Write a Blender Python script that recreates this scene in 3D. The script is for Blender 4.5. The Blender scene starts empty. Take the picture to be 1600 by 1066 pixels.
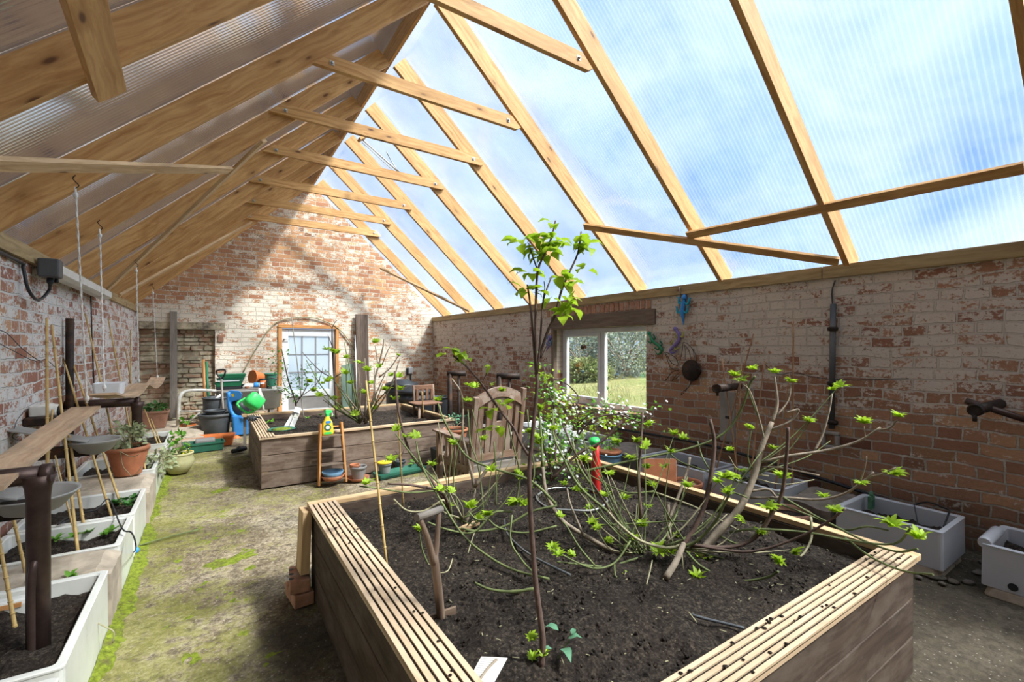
import bpy, math, random
from mathutils import Vector, Matrix, noise
R = math.radians
rnd = random.Random(7)
S = bpy.context.scene
COL = S.collection

# ---------------------------------------------------------------- camera
TH = R(33.41); CT, ST = math.cos(TH), math.sin(TH)
FPX, HZ, EYE = 712.5, 541.0, 1.5
cam_d = bpy.data.cameras.new('camera'); cam = bpy.data.objects.new('camera', cam_d); COL.objects.link(cam)
cam.location = (0, 0, EYE); cam.rotation_euler = (R(90), 0, -TH)
cam_d.sensor_width = 36; cam_d.lens = 36*FPX/1600; cam_d.shift_y = (HZ-533)/1600
cam_d.clip_start = .05; cam_d.clip_end = 300
S.camera = cam

# ---------------------------------------------------------------- sky
w = bpy.data.worlds.new('sky'); S.world = w; w.use_nodes = True
nt = w.node_tree; N = nt.nodes; L = nt.links; N.clear()
out = N.new('ShaderNodeOutputWorld'); bg = N.new('ShaderNodeBackground')
tc = N.new('ShaderNodeTexCoord'); mp = N.new('ShaderNodeMapping'); mp.inputs['Scale'].default_value = (1.5, 1.5, 2.6)
ns = N.new('ShaderNodeTexNoise'); ns.inputs['Scale'].default_value = 2.1; ns.inputs['Detail'].default_value = 6; ns.inputs['Roughness'].default_value = .5
ns.inputs['Distortion'].default_value = .5
cr = N.new('ShaderNodeValToRGB'); cr.color_ramp.elements[0].position = .38; cr.color_ramp.elements[0].color = (.24, .42, .74, 1)
cr.color_ramp.elements[1].position = .66; cr.color_ramp.elements[1].color = (.74, .80, .88, 1)
L.new(tc.outputs['Generated'], mp.inputs[0]); L.new(mp.outputs[0], ns.inputs['Vector']); L.new(ns.outputs['Fac'], cr.inputs[0])
SUN_FROM = Vector((.42, -.50, .80)).normalized()
def wn(op, a, b_=0.0):
    x = N.new('ShaderNodeMath'); x.operation = op
    for i, v in enumerate((a, b_)):
        if isinstance(v, bpy.types.NodeSocket): L.new(v, x.inputs[i])
        else: x.inputs[i].default_value = v
    return x.outputs[0]
dt = N.new('ShaderNodeVectorMath'); dt.operation = 'DOT_PRODUCT'; dt.inputs[1].default_value = SUN_FROM; L.new(tc.outputs['Generated'], dt.inputs[0])
glow = wn('MULTIPLY', wn('POWER', wn('MAXIMUM', dt.outputs['Value'], 0.0), 11.0), 10.0)      # glow added round the sun, out of view, to fill the interior
bg2 = N.new('ShaderNodeBackground'); bg2.inputs[0].default_value = (1, .95, .88, 1); L.new(glow, bg2.inputs[1])
ad = N.new('ShaderNodeAddShader'); L.new(bg.outputs[0], ad.inputs[0]); L.new(bg2.outputs[0], ad.inputs[1])
L.new(cr.outputs[0], bg.inputs[0]); L.new(ad.outputs[0], out.inputs[0]); bg.inputs[1].default_value = .68

# ---------------------------------------------------------------- sun and exposure
sd = bpy.data.lights.new('sun', 'SUN'); sun = bpy.data.objects.new('sun', sd); COL.objects.link(sun)
sd.energy = 4.5; sd.angle = R(5); sd.color = (1, .93, .82)
sun.rotation_euler = Vector((-.42, .50, -.80)).to_track_quat('-Z', 'Y').to_euler(); sun.location = (8, -8, 14)
S.view_settings.view_transform = 'Standard'; S.view_settings.look = 'None'; S.view_settings.gamma = 1
S.view_settings.use_curve_mapping = False
S.view_settings.exposure = 1.0

# ---------------------------------------------------------------- survey helpers: where a sight line meets a real plane
def ray(u, v):
    a = (u-800)/FPX; b = (HZ-v)/FPX
    return Vector((a*CT+ST, -a*ST+CT, b))
def at_z(u, v, z): d = ray(u, v); t = (z-EYE)/d.z; return Vector((d.x*t, d.y*t, z))
def at_x(u, v, x): d = ray(u, v); t = x/d.x; return Vector((x, d.y*t, EYE+d.z*t))
def at_y(u, v, y): d = ray(u, v); t = y/d.y; return Vector((d.x*t, y, EYE+d.z*t))
def at_d(u, v, t): d = ray(u, v); return Vector((d.x*t, d.y*t, EYE+d.z*t))
SOIL = .46
def dz(v, z=SOIL): return (EYE-z)*FPX/(v-HZ)

# ---------------------------------------------------------------- materials
MATS = {}
class NB:
    def __init__(s, name):
        s.m = bpy.data.materials.new(name); s.m.use_nodes = True; s.nt = s.m.node_tree; s.n = s.nt.nodes; s.n.clear()
        s.out = s.n.new('ShaderNodeOutputMaterial'); MATS[name] = s.m
    def node(s, t, ins=None, **kw):
        x = s.n.new(t)
        for k, v in kw.items(): setattr(x, k, v)
        for k, v in (ins or {}).items():
            if isinstance(v, bpy.types.NodeSocket): s.nt.links.new(v, x.inputs[k])
            else: x.inputs[k].default_value = v
        return x
    def tex(s, kind, scale, vec, **ins):
        d = {'Scale': scale, 'Vector': vec}; d.update({k.replace('_', ' '): v for k, v in ins.items()})
        return s.node({'n': 'ShaderNodeTexNoise', 'v': 'ShaderNodeTexVoronoi', 'w': 'ShaderNodeTexWave'}[kind], d)
    def ramp(s, fac, *els):
        x = s.n.new('ShaderNodeValToRGB'); e = x.color_ramp.elements
        while len(e) < len(els): e.new(.5)
        for i, (p, c) in enumerate(els): e[i].position = p; e[i].color = (*c, 1) if len(c) == 3 else c
        s.nt.links.new(fac, x.inputs[0]); return x.outputs[0]
    def mth(s, op, a, b=0.0, clamp=False):
        return s.node('ShaderNodeMath', {0: a, 1: b}, operation=op, use_clamp=clamp).outputs[0]
    def mix(s, f, a, b, mode='MIX'):
        x = s.n.new('ShaderNodeMix'); x.data_type = 'RGBA'; x.blend_type = mode
        for i, v in ((0, f), (6, a), (7, b)):
            if isinstance(v, bpy.types.NodeSocket): s.nt.links.new(v, x.inputs[i])
            else: x.inputs[i].default_value = v if i == 0 else (*v, 1)
        return x.outputs[2]
    def bump(s, h, st=.5, d=.02, prev=None):
        i = {'Height': h, 'Strength': st, 'Distance': d}
        if prev: i['Normal'] = prev
        return s.node('ShaderNodeBump', i).outputs[0]
    def fin(s, col, rough=.8, bump=None, metal=0, spec=.3, **extra):
        i = {'Base Color': col if isinstance(col, bpy.types.NodeSocket) else (*col, 1), 'Roughness': rough, 'Metallic': metal, 'Specular IOR Level': spec}
        if bump: i['Normal'] = bump
        i.update(extra)
        b = s.node('ShaderNodeBsdfPrincipled', i); s.nt.links.new(b.outputs[0], s.out.inputs[0]); return s.m
    def obj(s): return s.node('ShaderNodeTexCoord').outputs['Object']
    def uv(s): return s.node('ShaderNodeTexCoord').outputs['UV']
    def rand(s): return s.node('ShaderNodeObjectInfo').outputs['Random']
    def pos(s): return s.node('ShaderNodeNewGeometry').outputs['Position']
    def scl(s, v, sc, loc=(0, 0, 0)): return s.node('ShaderNodeMapping', {'Vector': v, 'Scale': sc, 'Location': loc}).outputs[0]

def m_plain(name, col, rough=.6, var=.12, metal=0, spec=.3, sc=9, bump=.15, dirt=None, transl=0):
    b = NB(name); p = b.obj(); n = b.tex('n', sc, p, Detail=5.0, Roughness=.6).outputs[0]
    lo = tuple(c*(1-var) for c in col); hi = tuple(min(1, c*(1+var)) for c in col)
    c = b.ramp(n, (.3, lo), (.7, hi))
    if dirt:
        n2 = b.tex('n', sc*.35, b.scl(p, (1, 1, 1), (3, 1, 7)), Detail=8.0, Roughness=.7).outputs[0]
        c = b.mix(b.ramp(n2, (.52, (0, 0, 0)), (.66, (1, 1, 1))), c, dirt)
    bm = b.bump(n, bump, .01) if bump else None
    b.fin(c, rough, bm, metal, spec)
    if transl:
        pr = [x for x in b.n if x.type == 'BSDF_PRINCIPLED'][0]
        t = b.node('ShaderNodeBsdfTranslucent', {'Color': c})
        ms = b.node('ShaderNodeMixShader', {0: transl, 1: pr.outputs[0], 2: t.outputs[0]}); b.nt.links.new(ms.outputs[0], b.out.inputs[0])
    return b.m

def m_wood(name, c0, c1, knot=(.16, .07, .03), grain=1.0, rough=.65, knots=True, weather=None):
    b = NB(name); uv = b.uv(); rn = b.rand()
    off = b.node('ShaderNodeCombineXYZ', {0: b.mth('MULTIPLY', rn, 13.0), 1: b.mth('MULTIPLY', rn, 5.0), 2: 0.0}).outputs[0]
    v = b.node('ShaderNodeVectorMath', {0: uv, 1: off}, operation='ADD').outputs[0]
    wob = b.tex('n', 1.3, b.scl(v, (1.2, 3, 1)), Detail=2.0)
    v2 = b.node('ShaderNodeVectorMath', {0: b.scl(v, (.9, 22*grain, 1)), 1: b.node('ShaderNodeVectorMath', {0: wob.outputs['Color'], 'Scale': 3.0}, operation='SCALE').outputs[0]}, operation='ADD').outputs[0]
    g = b.tex('n', 1.6, v2, Detail=6.0, Roughness=.6).outputs[0]
    c = b.ramp(g, (.32, c0), (.62, c1))
    big = b.tex('n', 1.1, b.scl(v, (.8, 3, 1)), Detail=2.0).outputs[0]
    c = b.mix(b.ramp(big, (.35, (.0, .0, .0)), (.7, (.45, .45, .45))), c, tuple(x*.8 for x in c0))
    if knots:
        vo = b.tex('v', 1.0, b.scl(v, (2.6, 7.5, 1)), Randomness=1.0)
        km = b.ramp(vo.outputs['Distance'], (.055, (1, 1, 1)), (.12, (0, 0, 0)))
        c = b.mix(b.ramp(vo.outputs['Distance'], (.1, (.55, .55, .55)), (.3, (0, 0, 0))), c, tuple(x*.75 for x in c0))
        c = b.mix(km, c, knot)
    if weather:
        n2 = b.tex('n', 3.0, b.scl(v, (1, 2.5, 1)), Detail=7.0, Roughness=.7).outputs[0]
        c = b.mix(b.ramp(n2, (.45, (0, 0, 0)), (.62, (.85, .85, .85))), c, weather)
    c = b.mix(.5, c, b.ramp(rn, (0., (.9, .88, .84)), (1., (1.0, 1.0, 1.0))), 'MULTIPLY')
    return b.fin(c, rough, b.bump(g, .25, .004))

def m_brick(name, axis, white0, wz0, wz1, wtop, brickA, brickB, whiteC, mortarC, seed=0, dark=0.0, mw=.12, joint=.12, hs=.30):
    """axis: 0 the wall runs along x, 1 along y. Whitewash keeps between heights wz0 and wz1."""
    b = NB(name); p = b.pos(); sp = b.node('ShaderNodeSeparateXYZ', {0: p})
    al = sp.outputs[axis]; z = sp.outputs[2]
    pv = b.node('ShaderNodeCombineXYZ', {0: al, 1: z, 2: float(seed)}).outputs[0]
    wb = b.tex('n', 2.2, pv, Detail=3.0); wb2 = b.tex('n', 22, pv, Detail=3.0)
    def off(t, k): return b.node('ShaderNodeVectorMath', {0: b.node('ShaderNodeVectorMath', {0: t.outputs['Color'], 1: (.5, .5, .5)}, operation='SUBTRACT').outputs[0], 'Scale': k}, operation='SCALE').outputs[0]
    v = b.node('ShaderNodeVectorMath', {0: pv, 1: off(wb, .07)}, operation='ADD').outputs[0]
    v = b.node('ShaderNodeVectorMath', {0: v, 1: off(wb2, .018)}, operation='ADD').outputs[0]
    bk = b.node('ShaderNodeTexBrick', {'Vector': v, 'Scale': 1.0, 'Mortar Size': .0085, 'Mortar Smooth': .35, 'Bias': 0.0, 'Brick Width': .255, 'Row Height': .088,
        'Color1': (0, 0, 0, 1), 'Color2': (1, 1, 1, 1), 'Mortar': (.5, .5, .5, 1)})
    bk.offset = .5; bk.squash = .55; bk.squash_frequency = 3
    per = bk.outputs['Color']; mort = bk.outputs['Fac']
    fine = b.tex('n', 38, pv, Detail=6.0, Roughness=.7).outputs[0]
    mid = b.tex('n', 7.5, b.scl(pv, (1, 1.6, 1)), Detail=9.0, Roughness=.72).outputs[0]
    lar = b.tex('n', .75, b.scl(pv, (1, 1.5, 1), (4, 2, 0)), Detail=4.0).outputs[0]
    bc = b.ramp(per, (0., brickA), (.35, tuple(x*.82 for x in brickB)), (.7, brickB), (.85, (brickB[0]*1.15, brickB[1]*1.25, brickB[2]*1.1)), (1., tuple(x*.55 for x in brickA)))
    bc = b.mix(b.ramp(fine, (.3, (.35, .35, .35)), (.7, (0, 0, 0))), bc, tuple(x*.45 for x in brickA))
    mc = b.mix(fine, tuple(x*.6 for x in mortarC), mortarC)
    base = b.mix(b.mth('SUBTRACT', 1.0, mort) if False else mort, bc, mc)
    # whitewash cover
    hz = b.node('ShaderNodeMapRange', {0: z, 1: wz0-.35, 2: wz0+.35, 3: 0.0, 4: 1.0}).outputs[0]
    hz2 = b.node('ShaderNodeMapRange', {0: z, 1: wz1-.4, 2: wz1+.3, 3: 1.0, 4: wtop}).outputs[0]
    h = b.mth('MULTIPLY', hz, hz2)
    amt = b.mth('ADD', b.mth('MULTIPLY', h, hs), b.mth('MULTIPLY', b.mth('SUBTRACT', lar, .5), .75))
    amt = b.mth('ADD', amt, white0)
    amt = b.mth('ADD', amt, b.mth('MULTIPLY', b.mth('SUBTRACT', per, .5), .26))
    sc_ = b.mth('ADD', b.mth('MULTIPLY', mid, .62), b.mth('MULTIPLY', fine, .38))
    amt = b.mth('ADD', amt, b.mth('MULTIPLY', mort, mw))
    ww = b.mth('ADD', b.mth('MULTIPLY', b.mth('SUBTRACT', sc_, .5), 2.5), amt)
    ww = b.mth('MULTIPLY', ww, 9.0, clamp=True)
    ww = b.mth('MULTIPLY', ww, b.ramp(fine, (.34, (.1, .1, .1)), (.44, (1, 1, 1))))
    wc = b.mix(b.tex('n', 3.1, pv, Detail=6.0).outputs[0], tuple(x*.78 for x in whiteC), whiteC)
    wc = b.mix(b.mth('MULTIPLY', mort, joint), wc, tuple(x*.55 for x in mortarC))
    c = b.mix(ww, base, wc)
    # darker foot with an uneven edge
    ft = b.node('ShaderNodeMapRange', {0: b.mth('ADD', z, b.mth('MULTIPLY', mid, -.35)), 1: -.15, 2: .25, 3: .75, 4: 0.0}).outputs[0]
    c = b.mix(ft, c, (.07, .06, .04))
    if dark: c = b.mix(dark, c, (.12, .1, .08))
    hgt = b.mth('ADD', b.mth('MULTIPLY', mort, -1.0), b.mth('MULTIPLY', fine, .5))
    hgt = b.mth('ADD', hgt, b.mth('MULTIPLY', mid, .6))
    return b.fin(c, .93, b.bump(hgt, .9, .012), spec=.12)

PINE = m_wood('pine_rafter', (.47, .23, .075), (.74, .45, .19))
PINE2 = m_wood('pine_pale', (.50, .31, .15), (.74, .53, .31))
PLATE = m_wood('plate_timber', (.30, .20, .09), (.50, .37, .19), knots=True)
DECK = m_wood('decking', (.50, .35, .22), (.66, .49, .33), knots=True, grain=.5)
BEDB = m_wood('bed_board', (.040, .025, .018), (.095, .062, .043), knots=False, rough=.8, weather=(.12, .09, .07))
BEDF = m_wood('bed_board_far', (.10, .065, .047), (.215, .15, .11), knots=False, rough=.8, weather=(.25, .19, .15))
OLDW = m_wood('old_lintel', (.13, .09, .065), (.24, .18, .135), knots=False, rough=.85)
PLANK = m_wood('ply_shelf', (.44, .28, .17), (.66, .47, .31), knots=False, weather=(.34, .25, .17))
CHAIR = m_wood('chair_teak', (.15, .08, .05), (.30, .19, .13), knots=False, weather=(.38, .30, .24))
GREYW = m_wood('grey_wood', (.20, .17, .145), (.34, .30, .26), knots=False)
BROWNW = m_wood('brown_board', (.085, .055, .04), (.16, .115, .085), knots=False)
ORGW = m_wood('orange_wood', (.42, .17, .05), (.66, .33, .12), knots=False)
ARMW = m_wood('reddish_chair_wood', (.20, .10, .06), (.34, .19, .115), knots=False)
HANDLE = m_wood('tool_wood', (.14, .09, .06), (.30, .21, .15), knots=False, rough=.7)
BAMB = m_plain('bamboo', (.50, .34, .13), .5, .25, sc=14)
BAMD = m_plain('cane_brown', (.32, .17, .085), .6, .25, sc=14)
BLACKM = m_plain('black_iron', (.035, .026, .022), .6, .35, metal=.5, sc=20, dirt=(.09, .045, .025))
IRONB = m_plain('brown_iron', (.075, .048, .04), .42, .25, metal=.55, sc=16, dirt=(.10, .06, .045))
ZINC = m_plain('zinc', (.42, .42, .40), .4, .2, metal=.8)
BLACKP = m_plain('black_plastic', (.025, .027, .03), .45, .2, sc=6, bump=.05)
GREYP = m_plain('grey_plastic', (.075, .08, .085), .5, .2, sc=6, dirt=(.13, .125, .115))
LGREY = m_plain('light_grey_plastic', (.26, .245, .235), .5, .1)
TERRA = m_plain('terracotta', (.42, .155, .075), .8, .2, sc=12, dirt=(.36, .20, .13))
TERRAD = m_plain('terracotta_dull', (.30, .155, .10), .85, .2, sc=12, dirt=(.38, .27, .2))
ORANGE = m_plain('orange_plastic', (.62, .17, .05), .45, .15)
GREENP = m_plain('green_plastic', (.02, .16, .075), .45, .15)
GREEND = m_plain('dark_green_plastic', (.03, .13, .085), .5, .15)
GREENB = m_plain('bright_green', (.05, .55, .12), .35, .1)
BLUEP = m_plain('blue_plastic', (.05, .27, .68), .4, .1)
BLUEG = m_plain('blue_grey_glaze', (.16, .29, .42), .35, .2, sc=7)
YELLOW = m_plain('yellow_plastic', (.80, .55, .03), .4, .06, bump=0)
REDP = m_plain('red_plastic', (.55, .03, .025), .35, .1, bump=0)
WHITEP = m_plain('white_plastic', (.72, .74, .76), .35, .05, bump=0)
WHITEM = m_plain('white_metal', (.62, .60, .55), .5, .12, dirt=(.42, .36, .27))
ROPE = m_plain('white_rope', (.72, .70, .66), .8, .2, sc=70)
CERAM = m_plain('glazed_sink', (.66, .65, .60), .25, .08, sc=5, spec=.4, bump=0, dirt=(.48, .42, .29))
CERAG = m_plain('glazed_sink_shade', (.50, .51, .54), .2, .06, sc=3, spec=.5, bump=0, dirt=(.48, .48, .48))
STONE = m_plain('stone_slab', (.40, .33, .25), .95, .35, sc=6, bump=.8, dirt=(.25, .20, .13))
STONED = m_plain('dark_stone', (.17, .14, .115), .95, .4, sc=7, bump=.9, dirt=(.10, .09, .05))
CONC = m_plain('concrete', (.30, .27, .24), .95, .2, sc=5, bump=.5)
BRICKM = m_plain('loose_brick', (.42, .22, .14), .95, .3, sc=14, bump=.7, dirt=(.40, .33, .27))
POTGR = m_plain('mossy_pot', (.40, .37, .19), .75, .2, sc=5, dirt=(.24, .27, .04))
TROUGH = m_plain('grey_enamel_tub', (.30, .29, .27), .5, .15, sc=4, dirt=(.38, .36, .32))
MOSS = m_plain('moss_green', (.155, .19, .015), .95, .55, sc=38, bump=1, dirt=(.10, .085, .03))
BARK = m_plain('fig_bark', (.26, .205, .15), .8, .3, sc=22, bump=.6)
BARKD = m_plain('dark_bark', (.105, .065, .05), .75, .35, sc=25, bump=.5)
STEMG = m_plain('green_stem', (.13, .155, .055), .7, .35, sc=14, bump=.3)
STEMP = m_plain('pale_stem', (.30, .27, .16), .7, .25, sc=14)
LEAFB = m_plain('leaf_bright', (.36, .52, .03), .5, .3, sc=20, bump=0, transl=.45)
LEAFM = m_plain('leaf_mid', (.14, .33, .035), .5, .35, sc=20, bump=0, transl=.4)
LEAFD = m_plain('leaf_dark', (.05, .16, .03), .5, .4, sc=16, bump=0, transl=.3)
LEAFG = m_plain('leaf_variegated', (.36, .40, .22), .6, .4, sc=26, bump=0, transl=.3)
LEAFS = m_plain('leaf_sage', (.13, .30, .17), .6, .25, sc=16, bump=0, transl=.3)
PETAL = m_plain('white_petal', (.85, .85, .82), .6, .05, bump=0, transl=.3)
PETALY = m_plain('yellow_petal', (.85, .50, .02), .6, .1, bump=0)
CARD = m_plain('paper_card', (.66, .64, .58), .7, .05, bump=0)
INK = m_plain('grey_print', (.25, .25, .24), .7, .1, bump=0)
HEDGE = m_plain('hedge_leaf', (.21, .25, .10), .8, .5, sc=.9, bump=0, transl=.3)
HEDGEY = m_plain('hedge_leaf_yellow', (.48, .50, .13), .8, .4, sc=1.2, bump=0, transl=.3)
HEDGEG = m_plain('hedge_leaf_grey', (.24, .29, .24), .8, .5, sc=.8, bump=0, transl=.3)
DRY = m_plain('dry_grass', (.50, .45, .24), .9, .3, sc=4, bump=0)

# soil
b = NB('soil'); p = b.pos()
n1 = b.tex('n', 34, p, Detail=8.0, Roughness=.75).outputs[0]; n2 = b.tex('n', 5, p, Detail=6.0).outputs[0]
n1b = b.tex('n', 90, p, Detail=3.0, Roughness=.6).outputs[0]; c = b.ramp(b.mth('ADD', b.mth('MULTIPLY', n1, .6), b.mth('MULTIPLY', n1b, .4)), (.36, (.007, .006, .005)), (.5, (.038, .028, .021)), (.6, (.11, .085, .062)), (.7, (.24, .19, .14)))
c = b.mix(b.ramp(n2, (.4, (0, 0, 0)), (.7, (.55, .55, .55))), c, (.035, .022, .016))
vo = b.tex('v', 60, p)
c = b.mix(b.ramp(vo.outputs['Distance'], (.07, (.7, .7, .7)), (.14, (0, 0, 0))), c, (.28, .20, .14))
SOILM = b.fin(c, .92, b.bump(b.mth('ADD', n1, b.mth('MULTIPLY', vo.outputs['Distance'], .5)), 1.0, .03), spec=.2)

# earth / concrete floor with moss
b = NB('floor_earth'); p = b.pos()
n1 = b.tex('n', 1.3, p, Detail=9.0, Roughness=.7).outputs[0]; n2 = b.tex('n', 18, p, Detail=8.0, Roughness=.7).outputs[0]
n3 = b.tex('n', .9, b.scl(p, (1, 1, 1), (5, 9, 0)), Detail=10.0, Roughness=.72).outputs[0]
c = b.ramp(n1, (.34, (.12, .085, .05)), (.46, (.27, .21, .13)), (.56, (.42, .34, .23)), (.68, (.55, .46, .34)))
c = b.mix(b.ramp(n2, (.36, (.8, .8, .8)), (.56, (0, 0, 0))), c, (.10, .075, .05)); n5 = b.tex('n', 55, p, Detail=4.0, Roughness=.7).outputs[0]; c = b.mix(b.ramp(n5, (.4, (.6, .6, .6)), (.52, (0, 0, 0))), c, (.07, .055, .035)); c = b.mix(b.ramp(n5, (.58, (0, 0, 0)), (.68, (.6, .6, .6))), c, (.60, .53, .42))
n4 = b.tex('n', 5.0, p, Detail=9.0, Roughness=.75).outputs[0]
mo = b.mth('ADD', b.mth('MULTIPLY', n3, .38), b.mth('ADD', b.mth('MULTIPLY', n2, .30), b.mth('MULTIPLY', n4, .32)))
sp = b.node('ShaderNodeSeparateXYZ', {0: p})
near = b.node('ShaderNodeMapRange', {0: sp.outputs[0], 1: -.45, 2: .5, 3: .085, 4: 0.0}).outputs[0]
mo = b.mth('ADD', mo, near)
c = b.mix(b.ramp(mo, (.51, (0, 0, 0)), (.575, (.55, .55, .55))), c, b.mix(n2, (.11, .11, .015), (.30, .31, .04)))
shade_damp = b.mth('ADD', b.node('ShaderNodeMapRange', {0: sp.outputs[0], 1: 2.2, 2: 3.1, 3: 0.0, 4: .40}).outputs[0], b.tex('n', 1.1, b.scl(p, (1, 1, 1), (2, 4, 0)), Detail=5.0).outputs[0])  # right wall's shade painted into the colour, plus random damp patches
foot = b.node('ShaderNodeMapRange', {0: b.mth('ABSOLUTE', b.mth('SUBTRACT', sp.outputs[0], .35)), 1: .0, 2: .45, 3: .22, 4: 0.0}).outputs[0]  # near bed's cast shadow painted on the floor along its left side
foot = b.mth('MULTIPLY', foot, b.node('ShaderNodeMapRange', {0: sp.outputs[1], 1: 2.6, 2: 3.2, 3: 1.0, 4: 0.0}).outputs[0])
shade_damp = b.mth('ADD', shade_damp, foot)
c = b.mix(b.ramp(shade_damp, (.56, (0, 0, 0)), (.80, (.86, .86, .86))), c, b.mix(n2, (.018, .014, .011), (.10, .082, .06)))
grit = b.tex('v', 34, p); c = b.mix(b.ramp(grit.outputs['Distance'], (.08, (.6, .6, .6)), (.16, (0, 0, 0))), c, (.46, .41, .33))
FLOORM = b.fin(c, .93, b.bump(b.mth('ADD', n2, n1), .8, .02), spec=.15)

# grass outside
b = NB('field_grass'); p = b.pos(); n1 = b.tex('n', 9, p, Detail=9.0, Roughness=.8).outputs[0]; n2 = b.tex('n', .7, p, Detail=4.0).outputs[0]
c = b.ramp(n1, (.3, (.06, .075, .02)), (.5, (.19, .21, .07)), (.7, (.36, .34, .16)))
c = b.mix(b.ramp(n2, (.4, (0, 0, 0)), (.65, (.5, .5, .5))), c, (.30, .27, .13))
GRASS = b.fin(c, .95, b.bump(n1, 1, .05))

# brick walls
WL = m_brick('whitewashed_brick_left', 1, -.26, .05, 3.5, 1.0, (.33, .14, .10), (.52, .28, .18), (.74, .70, .66), (.56, .51, .46), 3, mw=.36, joint=.12)
WR = m_brick('whitewashed_brick_right', 1, -.21, 1.1, 3.5, 1.0, (.32, .15, .10), (.50, .27, .165), (.70, .61, .52), (.50, .43, .35), 8, mw=.18, joint=.2, hs=.36)
WB = m_brick('whitewashed_brick_back', 0, -.17, .4, 2.5, .35, (.46, .21, .12), (.68, .36, .19), (.86, .77, .64), (.62, .51, .38), 5, mw=.2, joint=.3)
RUB = m_plain('rubble_stone', (.44, .37, .26), .95, .4, sc=9, bump=.8, dirt=(.13, .105, .08))

# twin-wall polycarbonate
def m_poly(name, tint, milk, trans, gloss, ribs, vein):
    b = NB(name); p = b.pos(); sp = b.node('ShaderNodeSeparateXYZ', {0: p})
    y = sp.outputs[1]
    st = b.mth('SINE', b.mth('MULTIPLY', y, ribs)); st = b.mth('ADD', b.mth('MULTIPLY', st, .5), .5)
    st = b.mth('POWER', st, 3.0)
    sv = b.node('ShaderNodeCombineXYZ', {0: b.mth('MULTIPLY', sp.outputs[0], .25), 1: b.mth('MULTIPLY', y, 6.0), 2: 0.0}).outputs[0]
    nz = b.tex('n', 1.5, sv, Detail=4.0).outputs[0]
    dm = b.tex('n', 1.3, p, Detail=7.0, Roughness=.65).outputs[0]
    t = b.node('ShaderNodeBsdfTransparent', {'Color': (*trans, 1)})
    d = b.node('ShaderNodeBsdfTranslucent', {'Color': (*tint, 1)}); d2 = b.node('ShaderNodeBsdfDiffuse', {'Color': (*tint, 1)})
    dd = b.node('ShaderNodeMixShader', {0: .45, 1: d.outputs[0], 2: d2.outputs[0]})
    f = b.mth('ADD', milk, b.mth('MULTIPLY', st, vein)); f = b.mth('ADD', f, b.mth('MULTIPLY', b.mth('SUBTRACT', nz, .5), vein*1.2))
    f = b.mth('ADD', f, b.mth('MULTIPLY', b.mth('SUBTRACT', dm, .5), .35), clamp=True)
    m1 = b.node('ShaderNodeMixShader', {0: f, 1: t.outputs[0], 2: dd.outputs[0]})
    g = b.node('ShaderNodeBsdfGlossy', {'Color': (.9, .93, 1, 1), 'Roughness': .16, 'Normal': b.bump(st, .2, .006)})
    fr = b.node('ShaderNodeLayerWeight', {0: .28})
    m2 = b.node('ShaderNodeMixShader', {0: b.mth('MULTIPLY', fr.outputs['Fresnel'], gloss, clamp=True), 1: m1.outputs[0], 2: g.outputs[0]})
    b.nt.links.new(m2.outputs[0], b.out.inputs[0]); return b.m
POLYR = m_poly('clear_twinwall', (.46, .57, .72), .12, (.88, .93, .98), .35, 2*math.pi/.034, .08)
POLYL = m_poly('grey_twinwall', (.24, .25, .27), .36, (.62, .60, .58), .8, 2*math.pi/.034, .2)
b = NB('window_glass'); t = b.node('ShaderNodeBsdfTransparent', {'Color': (.93, .96, .97, 1)}); g = b.node('ShaderNodeBsdfGlossy', {'Roughness': .02})
b.nt.links.new(b.node('ShaderNodeMixShader', {0: .07, 1: t.outputs[0], 2: g.outputs[0]}).outputs[0], b.out.inputs[0]); GLASS = b.m
b = NB('frosted_glass'); t = b.node('ShaderNodeBsdfTranslucent', {'Color': (.88, .92, .95, 1)}); g = b.node('ShaderNodeBsdfPrincipled', {'Base Color': (.72, .80, .84, 1), 'Roughness': .15})
b.nt.links.new(b.node('ShaderNodeMixShader', {0: .45, 1: t.outputs[0], 2: g.outputs[0]}).outputs[0], b.out.inputs[0]); FROST = b.m
b = NB('green_glass'); t = b.node('ShaderNodeBsdfTransparent', {'Color': (.55, .68, .6, 1)}); g = b.node('ShaderNodeBsdfPrincipled', {'Base Color': (.25, .33, .28, 1), 'Roughness': .1})
b.nt.links.new(b.node('ShaderNodeMixShader', {0: .5, 1: t.outputs[0], 2: g.outputs[0]}).outputs[0], b.out.inputs[0]); GGLASS = b.m
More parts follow.
